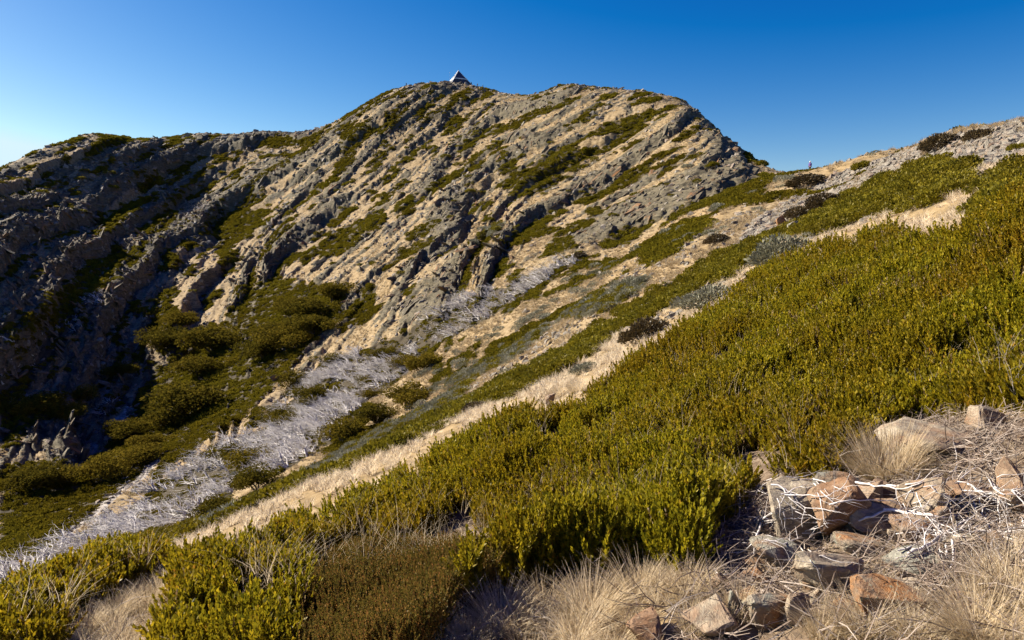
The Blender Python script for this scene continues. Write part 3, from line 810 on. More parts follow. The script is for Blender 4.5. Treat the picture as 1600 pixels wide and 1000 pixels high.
def dead_tree_mesh(name, seed, h=2.7, lean=(-1.0, -.1, .1)):
    g = np.random.default_rng(seed); out = []
    for s in range(g.integers(4, 7)):
        a = g.random() * 6.28
        d = np.array([.6 * math.cos(a) + lean[0] * .8, .6 * math.sin(a), .75])
        grow(g, (0.15 * math.cos(a), .15 * math.sin(a), -.15), d, h * (.7 + .5 * g.random()), .065 + .04 * g.random(), 2, out, lean, 5, (2, 4), .22)
    V, Fa = tubes(out, 4)
    return with_mat(np_mesh(name, V, Fa, True), M['dead'])

def hull_rock(name, seed, n=16, box=(1, 1, 1), mat=None, bevel=.03, rough=.0, subdiv=0):
    """angular stone, unit half-size box, flat faces with worn edges"""
    g = np.random.default_rng(seed)
    P_ = g.uniform(-1, 1, (n, 3)); P_ /= np.maximum(np.abs(P_).max(1, keepdims=True), .3) ** .8
    P_ *= np.array(box)
    bm = bmesh.new()
    for p in P_: bm.verts.new(p)
    r = bmesh.ops.convex_hull(bm, input=bm.verts)
    bmesh.ops.delete(bm, geom=[v for v in bm.verts if not v.link_faces], context='VERTS')
    bmesh.ops.dissolve_limit(bm, angle_limit=R(14), verts=bm.verts, edges=bm.edges)
    if bevel:
        bmesh.ops.bevel(bm, geom=list(bm.edges), offset=bevel, segments=1, affect='EDGES', clamp_overlap=True)
    if subdiv:
        bmesh.ops.triangulate(bm, faces=bm.faces)
        bmesh.ops.subdivide_edges(bm, edges=bm.edges, cuts=subdiv, use_grid_fill=True)
        co = np.array([v.co for v in bm.verts]); nn = np.array([v.normal for v in bm.verts])
        sh = seed * 3.7
        d = vnoise(co[:, 0] * 2.5 + sh, co[:, 1] * 2.5, co[:, 2] * 2.5, seed) * .6 + vnoise(co[:, 0] * 6 + sh, co[:, 1] * 6, co[:, 2] * 9, seed + 1) * .4
        co = co + nn * (d * rough)[:, None]
        for v, c in zip(bm.verts, co): v.co = c
    me = bpy.data.meshes.new(name); bm.to_mesh(me); bm.free()
    me.update()
    return with_mat(me, mat) if mat else me
rng = np.random.default_rng(7)
random.seed(7)
q = lambda a: a[:-1, :-1]

# ------------------------------------------------------------------ rock on the mountain face
slabs = [hull_rock('slab_%d' % k, 100 + k, 13, (1, .55, .42), M['slab'], bevel=0) for k in range(9)]
w = np.clip(q(rock) - .45, 0, 1) ** 1.2 / np.maximum(q(RRg), 60) ** 1.1 * ~q(m_far)
p, nrm, i, j = sample(w, 10000, rng)
n = len(p)
size = (.32 + 1.1 * rng.random(n) ** 4) * (.75 + q(RRg)[i, j] / 420)
along = np.array([.77, .54, .64]) + rng.normal(size=(n, 3)) * .12
up = nrm * 1.0 + np.array([-.55, -.1, .65]) * .35 + rng.normal(size=(n, 3)) * .12
p = p - nrm * (size * .12)[:, None]
rot = frame_euler(up, along)
scl = np.stack([size * (1.0 + 1.3 * rng.random(n)), size * (.6 + .6 * rng.random(n)), size * (.35 + .45 * rng.random(n))], -1)
idx = rng.integers(0, len(slabs), n)
order = np.argsort(-(size * size / q(RRg)[i, j] ** 2) * (q(PX)[i, j] > -20) * (q(PX)[i, j] < 1620))
big, rest = order[:280], order[280:]
for k in big:
    o = link('rock_slab', slabs[idx[k]], None, mountain)
    o.location = p[k]; o.rotation_euler = rot[k]; o.scale = scl[k]
scatter('rock_rubble', slabs, p[rest], rot[rest], scl[rest], idx[rest], mountain)

# loose stones: screes, the stony slope on the right, the face
stones = [hull_rock('stone_%d' % k, 200 + k, 12, (1, .8, .55), M['stone'], bevel=0) for k in range(7)]
w = (q(m_scree) * 3.0 + q(m_rub) * 26.0 + (q(RRg) > 60) * ~q(m_far) * .45 + (q(RRg) > 22) * (q(RRg) < 60) * ~q(m_mid) * ~q(m_grey) * 2.0) / np.maximum(q(RRg), 22) ** 1.0
p, nrm, i, j = sample(w, 20000, rng); n = len(p)
size = (.10 + .22 * rng.random(n) ** 3) * (.55 + q(RRg)[i, j] / 85)
rot = frame_euler(nrm + rng.normal(size=(n, 3)) * .35, np.array([.77, .54, .3]) + rng.normal(size=(n, 3)) * .6)
scatter('loose_stones', stones, p, rot, size[:, None] * (.7 + .6 * rng.random((n, 3))), rng.integers(0, 7, n), label='pale loose stones strewn over the slopes and screes', cat='stones')

# ------------------------------------------------------------------ shrubs on the slopes
far_k = [leaf_dome('far_clump_%d' % k, 190, .30, 1, .62, 300 + k, mat=M['heath_far'], wide=.42) for k in range(6)]
w = (q(m_far) + .22 * q(m_dead)) * (1 - .6 * q(rock)) / np.maximum(q(RRg), 50) ** .9
p, nrm, i, j = sample(w, 26000, rng); n = len(p)
size = (.38 + .40 * rng.random(n) ** 1.6) * (.6 + q(RRg)[i, j] / 330)
rot = frame_euler(np.array([0, 0, 1.0]) + nrm * .6, rand_x(n, rng))
scatter('heath_mats', far_k, p - nrm * .08, rot, size[:, None] * np.stack([1 + .3 * rng.random(n), 1 + .3 * rng.random(n), .7 + .5 * rng.random(n)], -1), rng.integers(0, 6, n),
        label='low olive green heath mats spreading over the mountain face', cat='heath')

mid_k = [leaf_dome('mid_clump_%d' % k, 620, .15, 1, .75, 320 + k, mat=M['heath_mid'], wide=.40, inner=.5) for k in range(5)]
w = (q(m_mid) + .35 * q(m_grey)) * 1.0 / np.maximum(q(RRg), 15) ** 1.0
p, nrm, i, j = sample(w, 7000, rng); n = len(p)
size = (.18 + .30 * rng.random(n) ** 1.5) * (.7 + q(RRg)[i, j] / 70)
rot = frame_euler(np.array([0, 0, 1.0]) + nrm * .5, rand_x(n, rng))
scatter('olive_heath', mid_k, p, rot, size[:, None] * (.85 + .35 * rng.random((n, 3))), rng.integers(0, 5, n), label='olive heath shrubs in bands down the slope beyond the straw strip', cat='heath')

grey_k = [leaf_dome('grey_clump_%d' % k, 420, .20, 1, .7, 340 + k, mat=M['grey_heath'], wide=.22, inner=.5, up=.8) for k in range(4)]
w = (q(m_grey) + .10 * q(spots2)) / np.maximum(q(RRg), 15) ** 1.0 * ~q(m_mid)
p, nrm, i, j = sample(w, 1900, rng); n = len(p)
size = (.2 + .34 * rng.random(n) ** 1.5) * (.7 + q(RRg)[i, j] / 80)
rot = frame_euler(np.array([0, 0, 1.0]) + nrm * .5, rand_x(n, rng))
scatter('grey_heath', grey_k, p, rot, size[:, None] * (.85 + .35 * rng.random((n, 3))), rng.integers(0, 4, n), label='grey green low shrubs in pale bands below the straw strip', cat='heath')

# ------------------------------------------------------------------ straw grass away from the feet
tuft_k = [tussock_mesh('tuft_%d' % k, 400 + k, 46, .5, .018, .9, .16, .7, M['straw_far'], 2, (-.2, 0)) for k in range(6)]
open_straw = ~q(m_near) & ~q(m_mid) & ~q(m_grey) & ~q(m_far) & ~q(m_dead) & ~q(m_scree)
w = open_straw * (q(RRg) > 7) * (1 - np.clip(q(rock) * 1.3, 0, 1)) * np.where(q(m_rub), .35, 1) * (.2 + sstep(-.15, .3, fbm(q(X) / (.35 + q(RRg) / 40), q(Y) / (.35 + q(RRg) / 40), 2, 171))) / np.maximum(q(RRg), 6) ** 1.08 * (q(RRg) < 420)
p, nrm, i, j = sample(w, 42000, rng); n = len(p)
rq = q(RRg)[i, j]
size = (.22 + .5 * rng.random(n) ** 2.2) * (.55 + np.minimum(rq, 60) / 40 + rq / 400) * np.where(rq < 25, .85, .62)
rot = frame_euler(np.array([0, 0, 1.0]) + nrm * .8, rand_x(n, rng))
tuft_n = [tussock_mesh('strip_tuft_%d' % k, 430 + k, 46, .5, .014, 1.0, .16, .8, M['straw_mid'], 3, (-.2, 0)) for k in range(6)]
a_, b_ = rq < 30, rq >= 30
pick = rng.integers(0, 6, n)
scatter('straw_strip', tuft_n, p[a_], rot[a_], np.repeat(size[a_][:, None], 3, 1), pick[a_], label='pale blond grass in the strip beyond the near heath', cat='grass')
scatter('straw_grass', tuft_k, p[b_], rot[b_], np.repeat(size[b_][:, None], 3, 1), pick[b_], label='dry straw coloured grass covering the open slopes', cat='grass')

# ------------------------------------------------------------------ foreground heath
sp_k = [sprig('heath_sprig_%d' % k, 500 + k, 32 + k, .23 + .02 * (k % 4), .031 + .003 * (k % 3), .22, .7, M['heath'], forks=1 + k % 3) for k in range(8)] + [sprig('dying_sprig_%d' % k, 515 + k, 16, .25, .026, .2, .6, M['heath_dead'], forks=2) for k in range(2)]
pz = np.clip(canopy, .12, .62)
edge_fade = 1.0
gap = fbm(q(X) / .55, q(Y) / .55, 2, 161)
w = q(m_near & ~m_red) * sstep(-.34, -.06, gap) / np.maximum(q(RRg), 5.5) ** 1.35
p, nrm, i, j = sample(w, 68000, rng); n = len(p)
rq = q(RRg)[i, j]; h = bilin(pz, i + .5, j + .5)
lay = rng.random(n); z = h * (.30 + .70 * lay ** .55)
grow_s = (.65 + .75 * rng.random(n) ** 1.6) * (.82 + rq / 22)
pos = p.copy(); pos[:, 2] += z - .21 * grow_s * .66
tilt = np.array([0, 0, 1.0]) + nrm * .25 + rng.normal(size=(n, 3)) * .19
rot = frame_euler(tilt, rand_x(n, rng))
scatter('heath_thicket', sp_k, pos, rot, np.repeat(grow_s[:, None], 3, 1), np.where(rng.random(n) < .03 + .3 * sstep(.28, .5, fbm(p[:, 0] / .7, p[:, 1] / .7, 2, 181)), rng.integers(8, 10, n), rng.integers(0, 8, n)), label='dense yellow green heath thicket filling the near slope', cat='heath')

rd_k = [sprig('red_sprig_%d' % k, 520 + k, 34, .17, .013, .30, .55, M['red_heath'], forks=3) for k in range(5)]
w = q(m_red & inpoly(PXt, PYt, RED_HEATH)) * 1.0
p, nrm, i, j = sample(w, 7500, rng); n = len(p)
h = bilin(pz, i + .5, j + .5) * .85; z = h * (.35 + .65 * rng.random(n) ** .5)
pos = p.copy(); pos[:, 2] += z - .12
rot = frame_euler(np.array([0, 0, 1.0]) + rng.normal(size=(n, 3)) * .16, rand_x(n, rng))
scatter('red_tipped_heath', rd_k, pos, rot, np.repeat((.8 + .5 * rng.random(n))[:, None], 3, 1), rng.integers(0, 5, n), label='dark brown heath patch with reddish upright tips, low in front', cat='heath')

# thin pale stalks standing in the heath, dry grass between the stones
stalk_k = [tussock_mesh('stalk_%d' % k, 540 + k, 9, .5, .0014, .55, .05, .9, M['straw'], 4) for k in range(5)]
w = q(m_near) * np.where(fbm(q(X) / .9, q(Y) / .9, 2, 141) > .18, 1.0, .06) / np.maximum(q(RRg), 4) ** 1.6 * (q(RRg) > 4.2)
p, nrm, i, j = sample(w, 420, rng); n = len(p)
scatter('dry_stalks', stalk_k, p + (0, 0, .12), frame_euler(np.array([0, 0, 1.0]) + rng.normal(size=(n, 3)) * .2, rand_x(n, rng)), np.repeat((.7 + .5 * rng.random(n))[:, None], 3, 1), rng.integers(0, 5, n),
        label='thin dry grass stalks poking through the heath', cat='grass')
ng_k = [tussock_mesh('near_tuft_%d' % k, 560 + k, 60, .24, .0026, .9, .05, .9, M['straw'], 3) for k in range(6)]
w = (polys(NEAR_STRAW)[:-1, :-1] * 1.0 + q(m_stony) * .05) * (q(RRg) < 10) * ~q(m_near)
p, nrm, i, j = sample(w, 360, rng); n = len(p)
scatter('near_grass', ng_k, p, frame_euler(np.array([0, 0, 1.0]) + nrm * .3 + rng.normal(size=(n, 3)) * .2, rand_x(n, rng)), np.repeat((.4 + .5 * rng.random(n))[:, None], 3, 1), rng.integers(0, 6, n),
        label='dry bleached grass around the stones in front', cat='grass')

# twig litter
def twig_mesh(name, seed):
    g = np.random.default_rng(seed); out = []
    for _ in range(7):
        grow(g, (g.normal() * .07, g.normal() * .07, .012 + .03 * g.random()), (g.normal(), g.normal(), .25 * g.normal()), .12 + .14 * g.random(), .0028, 1, out, (0, 0, -.1), 3, (1, 3), .2)
    V, Fa = tubes(out, 3)
    return with_mat(np_mesh(name, V, Fa), M['twig'])
tw_k = [twig_mesh('twigs_%d' % k, 580 + k) for k in range(6)]
w = q(m_stony) * 1.0 + polys(NEAR_STRAW)[:-1, :-1] * (q(RRg) < 9) * .3
p, nrm, i, j = sample(w, 850, rng); n = len(p)
scatter('twig_litter', tw_k, p, frame_euler(nrm, rand_x(n, rng)), np.repeat((.6 + .9 * rng.random(n))[:, None], 3, 1), rng.integers(0, 6, n), label='tangled dry twig litter between the stones in front', cat='twigs')
# small stones on the near ground
w = q(m_stony) * 1.0
p, nrm, i, j = sample(w, 360, rng); n = len(p)
ns_k = [hull_rock('pebble_%d' % k, 620 + k, 12, (1, .8, .5), M[('tan', 'grey', 'rusty')[k % 3]], bevel=.06) for k in range(6)]
scatter('gravel', ns_k, p, frame_euler(nrm + rng.normal(size=(n, 3)) * .3, rand_x(n, rng)), (.012 + .035 * rng.random(n) ** 2.5)[:, None] * (.7 + .6 * rng.random((n, 3))), rng.integers(0, 6, n), label='small broken stones between the larger rocks in front', cat='gravel')

# ------------------------------------------------------------------ dead snow gums
dead_meshes = [dead_tree_mesh('dead_tree_%d' % k, 700 + k) for k in range(9)]
w = q(m_dead) * (.12 + sstep(-.2, .2, fbm(q(X) / 7, q(Y) / 7, 2, 191))) * np.where(q(PY) < 640, np.where(q(PX) < 300, .3, 1), 1) / np.maximum(q(RRg), 40) ** .6
p, nrm, i, j = sample(w, 850, rng); n = len(p)
sc_ = .5 + .6 * rng.random(n); rz = rng.normal(size=n) * .55; idx = rng.integers(0, 9, n)
order = np.argsort(-(sc_ / q(RRg)[i, j]))
pxs = q(PX)[i, j]
for k in order[:290]:
    o = link('dead_tree', dead_meshes[idx[k]])
    o.location = p[k]; o.rotation_euler = (0, 0, rz[k]); o.scale = (sc_[k], sc_[k], sc_[k] * .62)
    tag(o, 'leafless bleached white tree in the pale dead stand crossing the valley', 'dead tree', 'bleached dead trees in the valley')
rest = order[290:]
scatter('dead_thicket', dead_meshes, p[rest], np.stack([0 * rz, 0 * rz, rz], -1)[rest], np.repeat(sc_[rest][:, None], 3, 1) * (1, 1, .62), idx[rest], label='grey white thicket of smaller dead stems across the valley', cat='dead trees')

# ------------------------------------------------------------------ living snow gums
def gum_parts(seed):
    g = np.random.default_rng(seed)
    out = []; tips = []
    for s in range(g.integers(3, 5)):
        a = g.random() * 6.28
        b = []
        grow(g, (0, 0, -.1), (.6 * math.cos(a), .6 * math.sin(a), 1.0), .62, .035, 1, b, (0, 0, .2), 4, (2, 4), .18)
        tips += [pp[-1] for pp, rr in b]; out += b
    tv, tf = tubes(out, 5)
    tm = with_mat(np_mesh('gum_trunk', tv, tf, True), M['bark'])
    Vs, Fs, off = [], [], 0
    cl = [t for t in tips if t[2] > .25] + [np.array([g.normal() * .33, g.normal() * .33, .45 + .28 * g.random()]) for _ in range(9)]
    for c in cl:
        m = 230; d = unit(g.normal(size=(m, 3))); r_ = (.23 + .11 * g.random()) * (.35 + .65 * g.random(m) ** .5)
        C = np.array(c) + d * r_[:, None] * (1, 1, .75)
        U = unit(d * .6 + g.normal(size=(m, 3)) * .6 + (0, 0, -.15)) * (.075 * (.6 + .8 * g.random(m)))[:, None]
        W = unit(np.cross(U, g.normal(size=(m, 3)))) * .022
        v, f = quads(C, U, W); Vs.append(v); Fs.append(f + off); off += len(v)
    return tm, with_mat(np_mesh('gum_crown', np.concatenate(Vs), np.concatenate(Fs)), M['gum'])
gums = [gum_parts(800 + k) for k in range(5)]
GUM = [  # pixel of crown centre, width in pixels, which stand
 (283,497,40,'s'),(248,526,48,'s'),(334,526,60,'s'),(291,626,72,'s'),(305,571,46,'s'),(190,576,34,'s'),(122,617,30,'g'),(60,630,46,'g'),(105,646,34,'g'),(57,752,46,'g'),(88,742,42,'g'),(20,640,34,'g'),
 (218,710,46,'s'),(166,735,50,'s'),(190,672,42,'s'),(232,690,36,'s'),(262,650,44,'s'),
 (459,473,42,'r'),(483,482,52,'r'),(519,456,46,'r'),(497,504,48,'r'),(447,530,52,'r'),(430,516,42,'r'),(470,510,40,'r'),(412,545,40,'r'),
 (600,549,34,'d'),(659,565,40,'d'),(632,563,32,'d'),(463,592,38,'d'),(490,617,40,'d'),(575,614,24,'d'),(636,617,54,'d'),(587,642,46,'d'),(535,673,48,'d'),(520,563,28,'d'),(440,650,38,'d'),(571,596,24,'d'),
 (394,716,56,'d'),(403,748,48,'d'),(339,790,42,'d'),(361,704,38,'d'),(454,656,30,'d'),(245,805,28,'d'),(300,790,30,'d')]
GLAB = {'s': ('bushy dark olive snow gum on the green valley slope at left', 'snow gums on the green valley slope'),
        'g': ('small dark snow gum in the shaded stony gully at far left', 'snow gums in the shaded gully'),
        'r': ('rounded olive snow gum in the dense clump under the rock ribs', 'snow gums clumped under the ribs'),
        'd': ('brownish green living snow gum among the bleached dead trees', 'living snow gums among the dead stand')}
for k, (px, py, wd, st) in enumerate(GUM):
    b = gpoint(px, py + wd * .36)
    s = wd * b.length / F / 1.0
    e = empty('snow_gum', b, random.random() * 6.28); e.scale = (s, s, s * random.uniform(.6, .82))
    tm, cm = gums[k % 5]
    link('trunk', tm, None, e); link('crown', cm, None, e)
    tag(e, GLAB[st][0], 'tree', GLAB[st][1])

# ------------------------------------------------------------------ shrubs that can be told apart
def shrub_parts(kind, seed, full=False):
    f = leaf_dome('foliage_%s_%d' % (kind, seed), 3000 if full else 650, .12 if full else .2, 1, .8, seed, up=.5, lumps=9, wide=.3 if kind != 'grey' else .2, inner=.4, mat=M[{'grey': 'grey_heath', 'brown': 'brown_heath', 'olive': 'heath_mid'}[kind]])
    g = np.random.default_rng(seed); out = []
    for _ in range(6):
        grow(g, (g.normal() * .15, g.normal() * .15, -.1), (g.normal() * .6, g.normal() * .6, 1), .65, .02, 1, out, (0, 0, .1), 3, (2, 4), .2)
    V, Fa = tubes(out, 4)
    return f, with_mat(np_mesh('stems_%s_%d' % (kind, seed), V, Fa), M['bark'])
SHRUBS = {(k, fl): [shrub_parts(k, 900 + 10 * a + b, fl) for b in range(3)] for a, k in enumerate(('grey', 'brown', 'olive')) for fl in (True, False)}
def shrub(px, py, wd, kind, label, group=None, flat=.8, stretch=1.0, name=None):
    b = gpoint(px, py + wd * .18)
    s = wd * b.length / F / 2.0
    e = empty(name or {'grey': 'grey_shrub', 'brown': 'brown_shrub', 'olive': 'olive_shrub'}[kind], b, random.random() * .6 - .3)
    e.scale = (s, s * random.uniform(.8, 1.0) / stretch, s * flat)
    f, st = random.choice(SHRUBS[kind, group is None])
    link('foliage', f, None, e); link('stem', st, None, e)
    return tag(e, label, 'shrub', group)
NAMED = [
 (1217,388,122,'grey','large silvery grey shrub at the top edge of the near heath'),
 (1108,460,108,'grey','dark grey green shrub beside the straw strip, left of the silvery one'),
 (1010,512,100,'brown','dark reddish brown shrub on a pale rock above the straw strip'),
 (1258,277,76,'brown','wide brown shrub on the saddle in front of the person in purple'),
 (1292,312,62,'brown','brown shrub on the stony slope just below the saddle'),
 (1255,330,50,'brown','small dark brown shrub above the green band below the saddle'),
 (1466,222,60,'brown','reddish brown shrub on the skyline of the right hand slope'),
 (1120,323,36,'grey','round grey shrub at the edge of the green patch below the saddle'),
 (1074,258,20,'grey','small round grey green shrub high on the rocky right face'),
 (1112,256,24,'olive','olive shrub tucked under a dark crag on the right face'),
 (1188,246,24,'olive','olive shrub on the steep skyline just above the saddle'),
 (1535,208,46,'brown','low brown shrub on the skyline near the right edge'),
 (1346,258,36,'olive','small olive shrub on the crest of the stony slope'),
 (1120,372,44,'brown','brown dying shrub beside the dark green mound on the slope'),
 (748,634,50,'brown','dark shrub alone at the upper edge of the straw strip'),
 (545,712,64,'grey','tall grey green shrub at the lower end of the grey band'),
 (925,478,44,'grey','grey shrub on the tan slope left of the green bands'),
 (985,440,56,'grey','grey shrub above the green bands in the middle of the slope'),
 (375,805,24,'brown','small dark shrub on the green strip above the straw strip'),
 (905,398,30,'brown','brown shrub at the top end of the dead tree stand'),
 (1595,228,30,'olive','olive shrub cut by the right edge below the skyline'),
 (915,572,52,'grey','small grey green shrub growing in the middle of the straw strip'),
]
for a in NAMED: shrub(*a[:4], a[4], None, .5 if 'saddle in front' in a[4] else .75)
# rounded shrubs dotted over the face, copies that nothing tells apart
for lab, grp, kind, reg, cnt, wd0 in (
    ('small olive shrub dotted on the tan face below the summit', 'olive shrubs on the tan face', 'olive', [(520,330),(620,200),(760,170),(900,170),(1040,200),(1060,300),(900,370),(700,420),(560,430)], 70, 12),
    ('small dark shrub among the shaded ribs of the left shoulder', 'dark shrubs on the left shoulder', 'olive', [(20,330),(140,230),(420,220),(480,260),(420,400),(250,480),(60,480)], 35, 11),
    ('small grey green shrub on the tan slope above the green bands', 'grey shrubs on the tan slope', 'grey', [(640,600),(720,540),(860,470),(960,420),(1010,420),(900,490),(760,570),(680,620)], 40, 22)):
    ps = np.array(reg); c = 0
    while c < cnt:
        x, y = random.uniform(ps[:, 0].min(), ps[:, 0].max()), random.uniform(ps[:, 1].min(), ps[:, 1].max())
        if not inpoly(np.array([x]), np.array([y]), reg)[0]: continue
        shrub(x, y, wd0 * random.uniform(.7, 1.5), kind, lab, grp, .7); c += 1
# ------------------------------------------------------------------ summit hut
steel = plain_mat('roof_steel', (.10, .115, .13), .45, .5, .2, 2)
pale = plain_mat('pale_trim_and_lit_side', (.70, .69, .66), .5, 0, .06, 2)
louv = plain_mat('dark_louvre', (.075, .075, .08), .6, 0, .2, 3)
hp = gpoint(715, 127)
hw = 32 * hp.length / F / (math.cos(R(23)) + math.sin(R(23))) * 1.3      # side of the square base
hut = empty('summit_hut', (hp.x, hp.y + hw * .55, hp.z - .3), R(23))
tag(hut, 'pyramid hut with dark steel roof and pale trim on the summit', 'hut')
HH = 22.5 * hp.length / F
def frustum(z0, z1, a, b, closed_top=False):
    V = [(-a, -a, z0), (a, -a, z0), (a, a, z0), (-a, a, z0), (-b, -b, z1), (b, -b, z1), (b, b, z1), (-b, b, z1)]
    return np_mesh('f', V, [(0, 1, 5, 4), (1, 2, 6, 5), (2, 3, 7, 6), (3, 0, 4, 7), (4, 5, 6, 7)])
A = hw / 2
zb, zt = HH * .40, HH
def half(z): return A * (1 - z / HH)
wall = link('wall', frustum(-.6, zb, half(-.6) * .97, half(zb) * .97), louv, hut)
for s in range(4):                                                       # boards of the sloping walls
    for k in range(6):
        z0 = .15 + k * (zb - .3) / 6; z1 = z0 + (zb - .3) / 6 * .72
        a0, a1 = half(z0) * .985 , half(z1) * .985
        V = [(-a0, -a0 - .05, z0), (a0, -a0 - .05, z0), (a1, -a1 + .01, z1), (-a1, -a1 + .01, z1), (-a0, -a0 + .1, z0), (a0, -a0 + .1, z0), (a1, -a1 + .1, z1), (-a1, -a1 + .1, z1)]
        b = link('board', np_mesh('board', V, [(0, 1, 2, 3), (4, 7, 6, 5), (0, 4, 5, 1), (1, 5, 6, 2), (2, 6, 7, 3), (3, 7, 4, 0)]), louv, wall)
        b.rotation_euler = (0, 0, s * math.pi / 2)
roof = link('roof', frustum(zb, zt, half(zb) * 1.0, .06), steel, hut)
link('eaves_band', frustum(zb - .28, zb + .2, half(zb) * 1.08, half(zb) * 1.06), pale, hut)
for s in range(4):
    a = math.pi / 4 + s * math.pi / 2
    c, d = math.cos(a) * math.sqrt(2), math.sin(a) * math.sqrt(2)
    V, Fa = tubes([(np.array([(half(-.6) * c, half(-.6) * d, -.6), (half(zb) * c, half(zb) * d, zb), (.03 * c, .03 * d, zt)]), np.array([.16, .16, .10]))], 5)
    link('corner_trim', np_mesh('corner_trim', V, Fa, True), pale, hut)
lo, hi = half(zb * 1.0), half(zt)
link('lit_side_sheet', np_mesh('lit_side_sheet', [(-A - .04, -A, -.3), (-A - .04, A, -.3), (-half(zt) - .04, half(zt), zt), (-half(zt) - .04, -half(zt), zt)], [(0, 3, 2, 1)]), pale, hut)  # pale sheet over the left face: its sunlit brightness put in as colour
V, Fa = tubes([(np.array([(0, 0, zt - .3), (0, 0, zt + .5), (0, 0, zt + .9)]), np.array([.07, .06, .02]))], 6)
link('finial', np_mesh('finial', V, Fa, True), pale, hut)
ap = gpoint(703, 131); V, Fa = tubes([(np.array([(0, 0, -.3), (0, 0, 3.0), (0, 0, 5.6)]), np.array([.04, .035, .02]))], 6)
mast = tag(empty('radio_mast', ap), 'thin pale mast standing left of the summit hut', 'mast')
link('pole', np_mesh('pole', V, Fa, True), pale, mast)
V, Fa = tubes([(np.array([(-.3, 0, 5.2), (0, 0, 5.2), (.3, 0, 5.2)]), np.array([.03, .03, .03]))], 5)
link('crossbar', np_mesh('crossbar', V, Fa, True), pale, mast)

# ------------------------------------------------------------------ people
skin = plain_mat('skin', (.50, .31, .22), .6, 0, .05, 20)
def person(loc, rz, h, coat, legs, hair, label, stride=.12, arm=.12, hatted=False):
    e = empty('person', loc, rz); e.scale = (h / 1.75,) * 3
    J = dict(pel=(0, 0, .95), wst=(0, 0, 1.12), chs=(0, .01, 1.33), nck=(0, .01, 1.48), hd0=(0, -.01, 1.56), hd1=(0, -.02, 1.66), top=(0, -.01, 1.74),
             shl=(.17, .01, 1.42), ell=(.22, .03, 1.15), wrl=(.20, -arm, .93), hnl=(.19, -arm - .04, .84), shr=(-.17, .01, 1.42), elr=(-.22, .04, 1.15), wrr=(-.20, -arm * .3, .91), hnr=(-.19, -arm * .3 - .03, .82),
             hpl=(.09, 0, .90), knl=(.10, -stride * .6, .49), anl=(.10, -stride * .4, .09), tol=(.11, -stride * .4 - .17, .03), hpr=(-.09, 0, .90), knr=(-.10, stride * .2, .49), anr=(-.10, stride, .09), tor=(-.11, stride - .16, .03))
    rad = dict(pel=.14, wst=.13, chs=.15, nck=.06, hd0=.075, hd1=.095, top=.06, shl=.075, ell=.05, wrl=.038, hnl=.035, shr=.075, elr=.05, wrr=.038, hnr=.035, hpl=.095, knl=.065, anl=.045, tol=.04, hpr=.095, knr=.065, anr=.045, tor=.04)
    E = ['pel wst', 'wst chs', 'chs nck', 'nck hd0', 'hd0 hd1', 'hd1 top', 'chs shl', 'shl ell', 'ell wrl', 'wrl hnl', 'chs shr', 'shr elr', 'elr wrr', 'wrr hnr', 'pel hpl', 'hpl knl', 'knl anl', 'anl tol', 'pel hpr', 'hpr knr', 'knr anr', 'anr tor']
    for nm, names, edges, gr, mt, root in (
        ('body', list(J), E, 0, skin, 'pel'),
        ('jacket', ['pel', 'wst', 'chs', 'nck', 'shl', 'ell', 'wrl', 'shr', 'elr', 'wrr'], ['pel wst', 'wst chs', 'chs nck', 'chs shl', 'shl ell', 'ell wrl', 'chs shr', 'shr elr', 'elr wrr'], .022, coat, 'pel'),
        ('trousers', ['pel', 'hpl', 'knl', 'anl', 'hpr', 'knr', 'anr'], ['pel hpl', 'hpl knl', 'knl anl', 'pel hpr', 'hpr knr', 'knr anr'], .016, legs, 'pel')):
        me0 = bpy.data.meshes.new(nm)
        me0.from_pydata([J[k] for k in names], [tuple(names.index(v) for v in ed.split()) for ed in edges], [])
        o = link(nm, me0, mt, e)
        md = o.modifiers.new('Skin', 'SKIN'); md.use_smooth_shade = True
        if not me0.skin_vertices:
            bm = bmesh.new(); bm.from_mesh(me0); bm.verts.layers.skin.verify(); bm.to_mesh(me0); bm.free()
        for k, sv in zip(names, me0.skin_vertices[0].data): sv.radius = (rad[k] + gr,) * 2; sv.use_root = (k == root)
        sb = o.modifiers.new('Subdivision', 'SUBSURF'); sb.levels = 1; sb.render_levels = 2
    bm = bmesh.new(); bmesh.ops.create_uvsphere(bm, u_segments=14, v_segments=9, radius=.122)
    for v in bm.verts:
        if v.co.z < -.03: v.co.z = -.03 + (v.co.z + .03) * .35; v.co.y += .02
        v.co.z *= .95
    me0 = bpy.data.meshes.new('hat'); bm.to_mesh(me0); bm.free()
    hh = link('hat' if hatted else 'hair', me0, hair, e); hh.location = (0, .005, 1.675)
    bm = bmesh.new()
    for sx in (-1, 1): bmesh.ops.create_icosphere(bm, subdivisions=1, radius=.012, matrix=Matrix.Translation((sx * .034, -.112, 1.66)))
    me0 = bpy.data.meshes.new('eyes'); bm.to_mesh(me0); bm.free(); link('eyes', me0, louv, e)
    bm = bmesh.new(); bmesh.ops.create_cone(bm, segments=6, radius1=.022, radius2=.006, depth=.05, cap_ends=True, matrix=Matrix.Translation((0, -.118, 1.625)) @ Matrix.Rotation(R(65), 4, 'X'))
    me0 = bpy.data.meshes.new('nose'); bm.to_mesh(me0); bm.free(); link('nose', me0, skin, e)
    return tag(e, label, 'person')
purple = plain_mat('purple_cloth', (.075, .035, .20), .8); white = plain_mat('white_wool', (.75, .70, .68), .9); dark = plain_mat('dark_cloth', (.02, .02, .025), .8)
navy = plain_mat('navy_cloth', (.03, .035, .06), .8); hairb = plain_mat('brown_hair', (.05, .03, .02), .6); olivec = plain_mat('drab_cloth', (.08, .07, .04), .8)
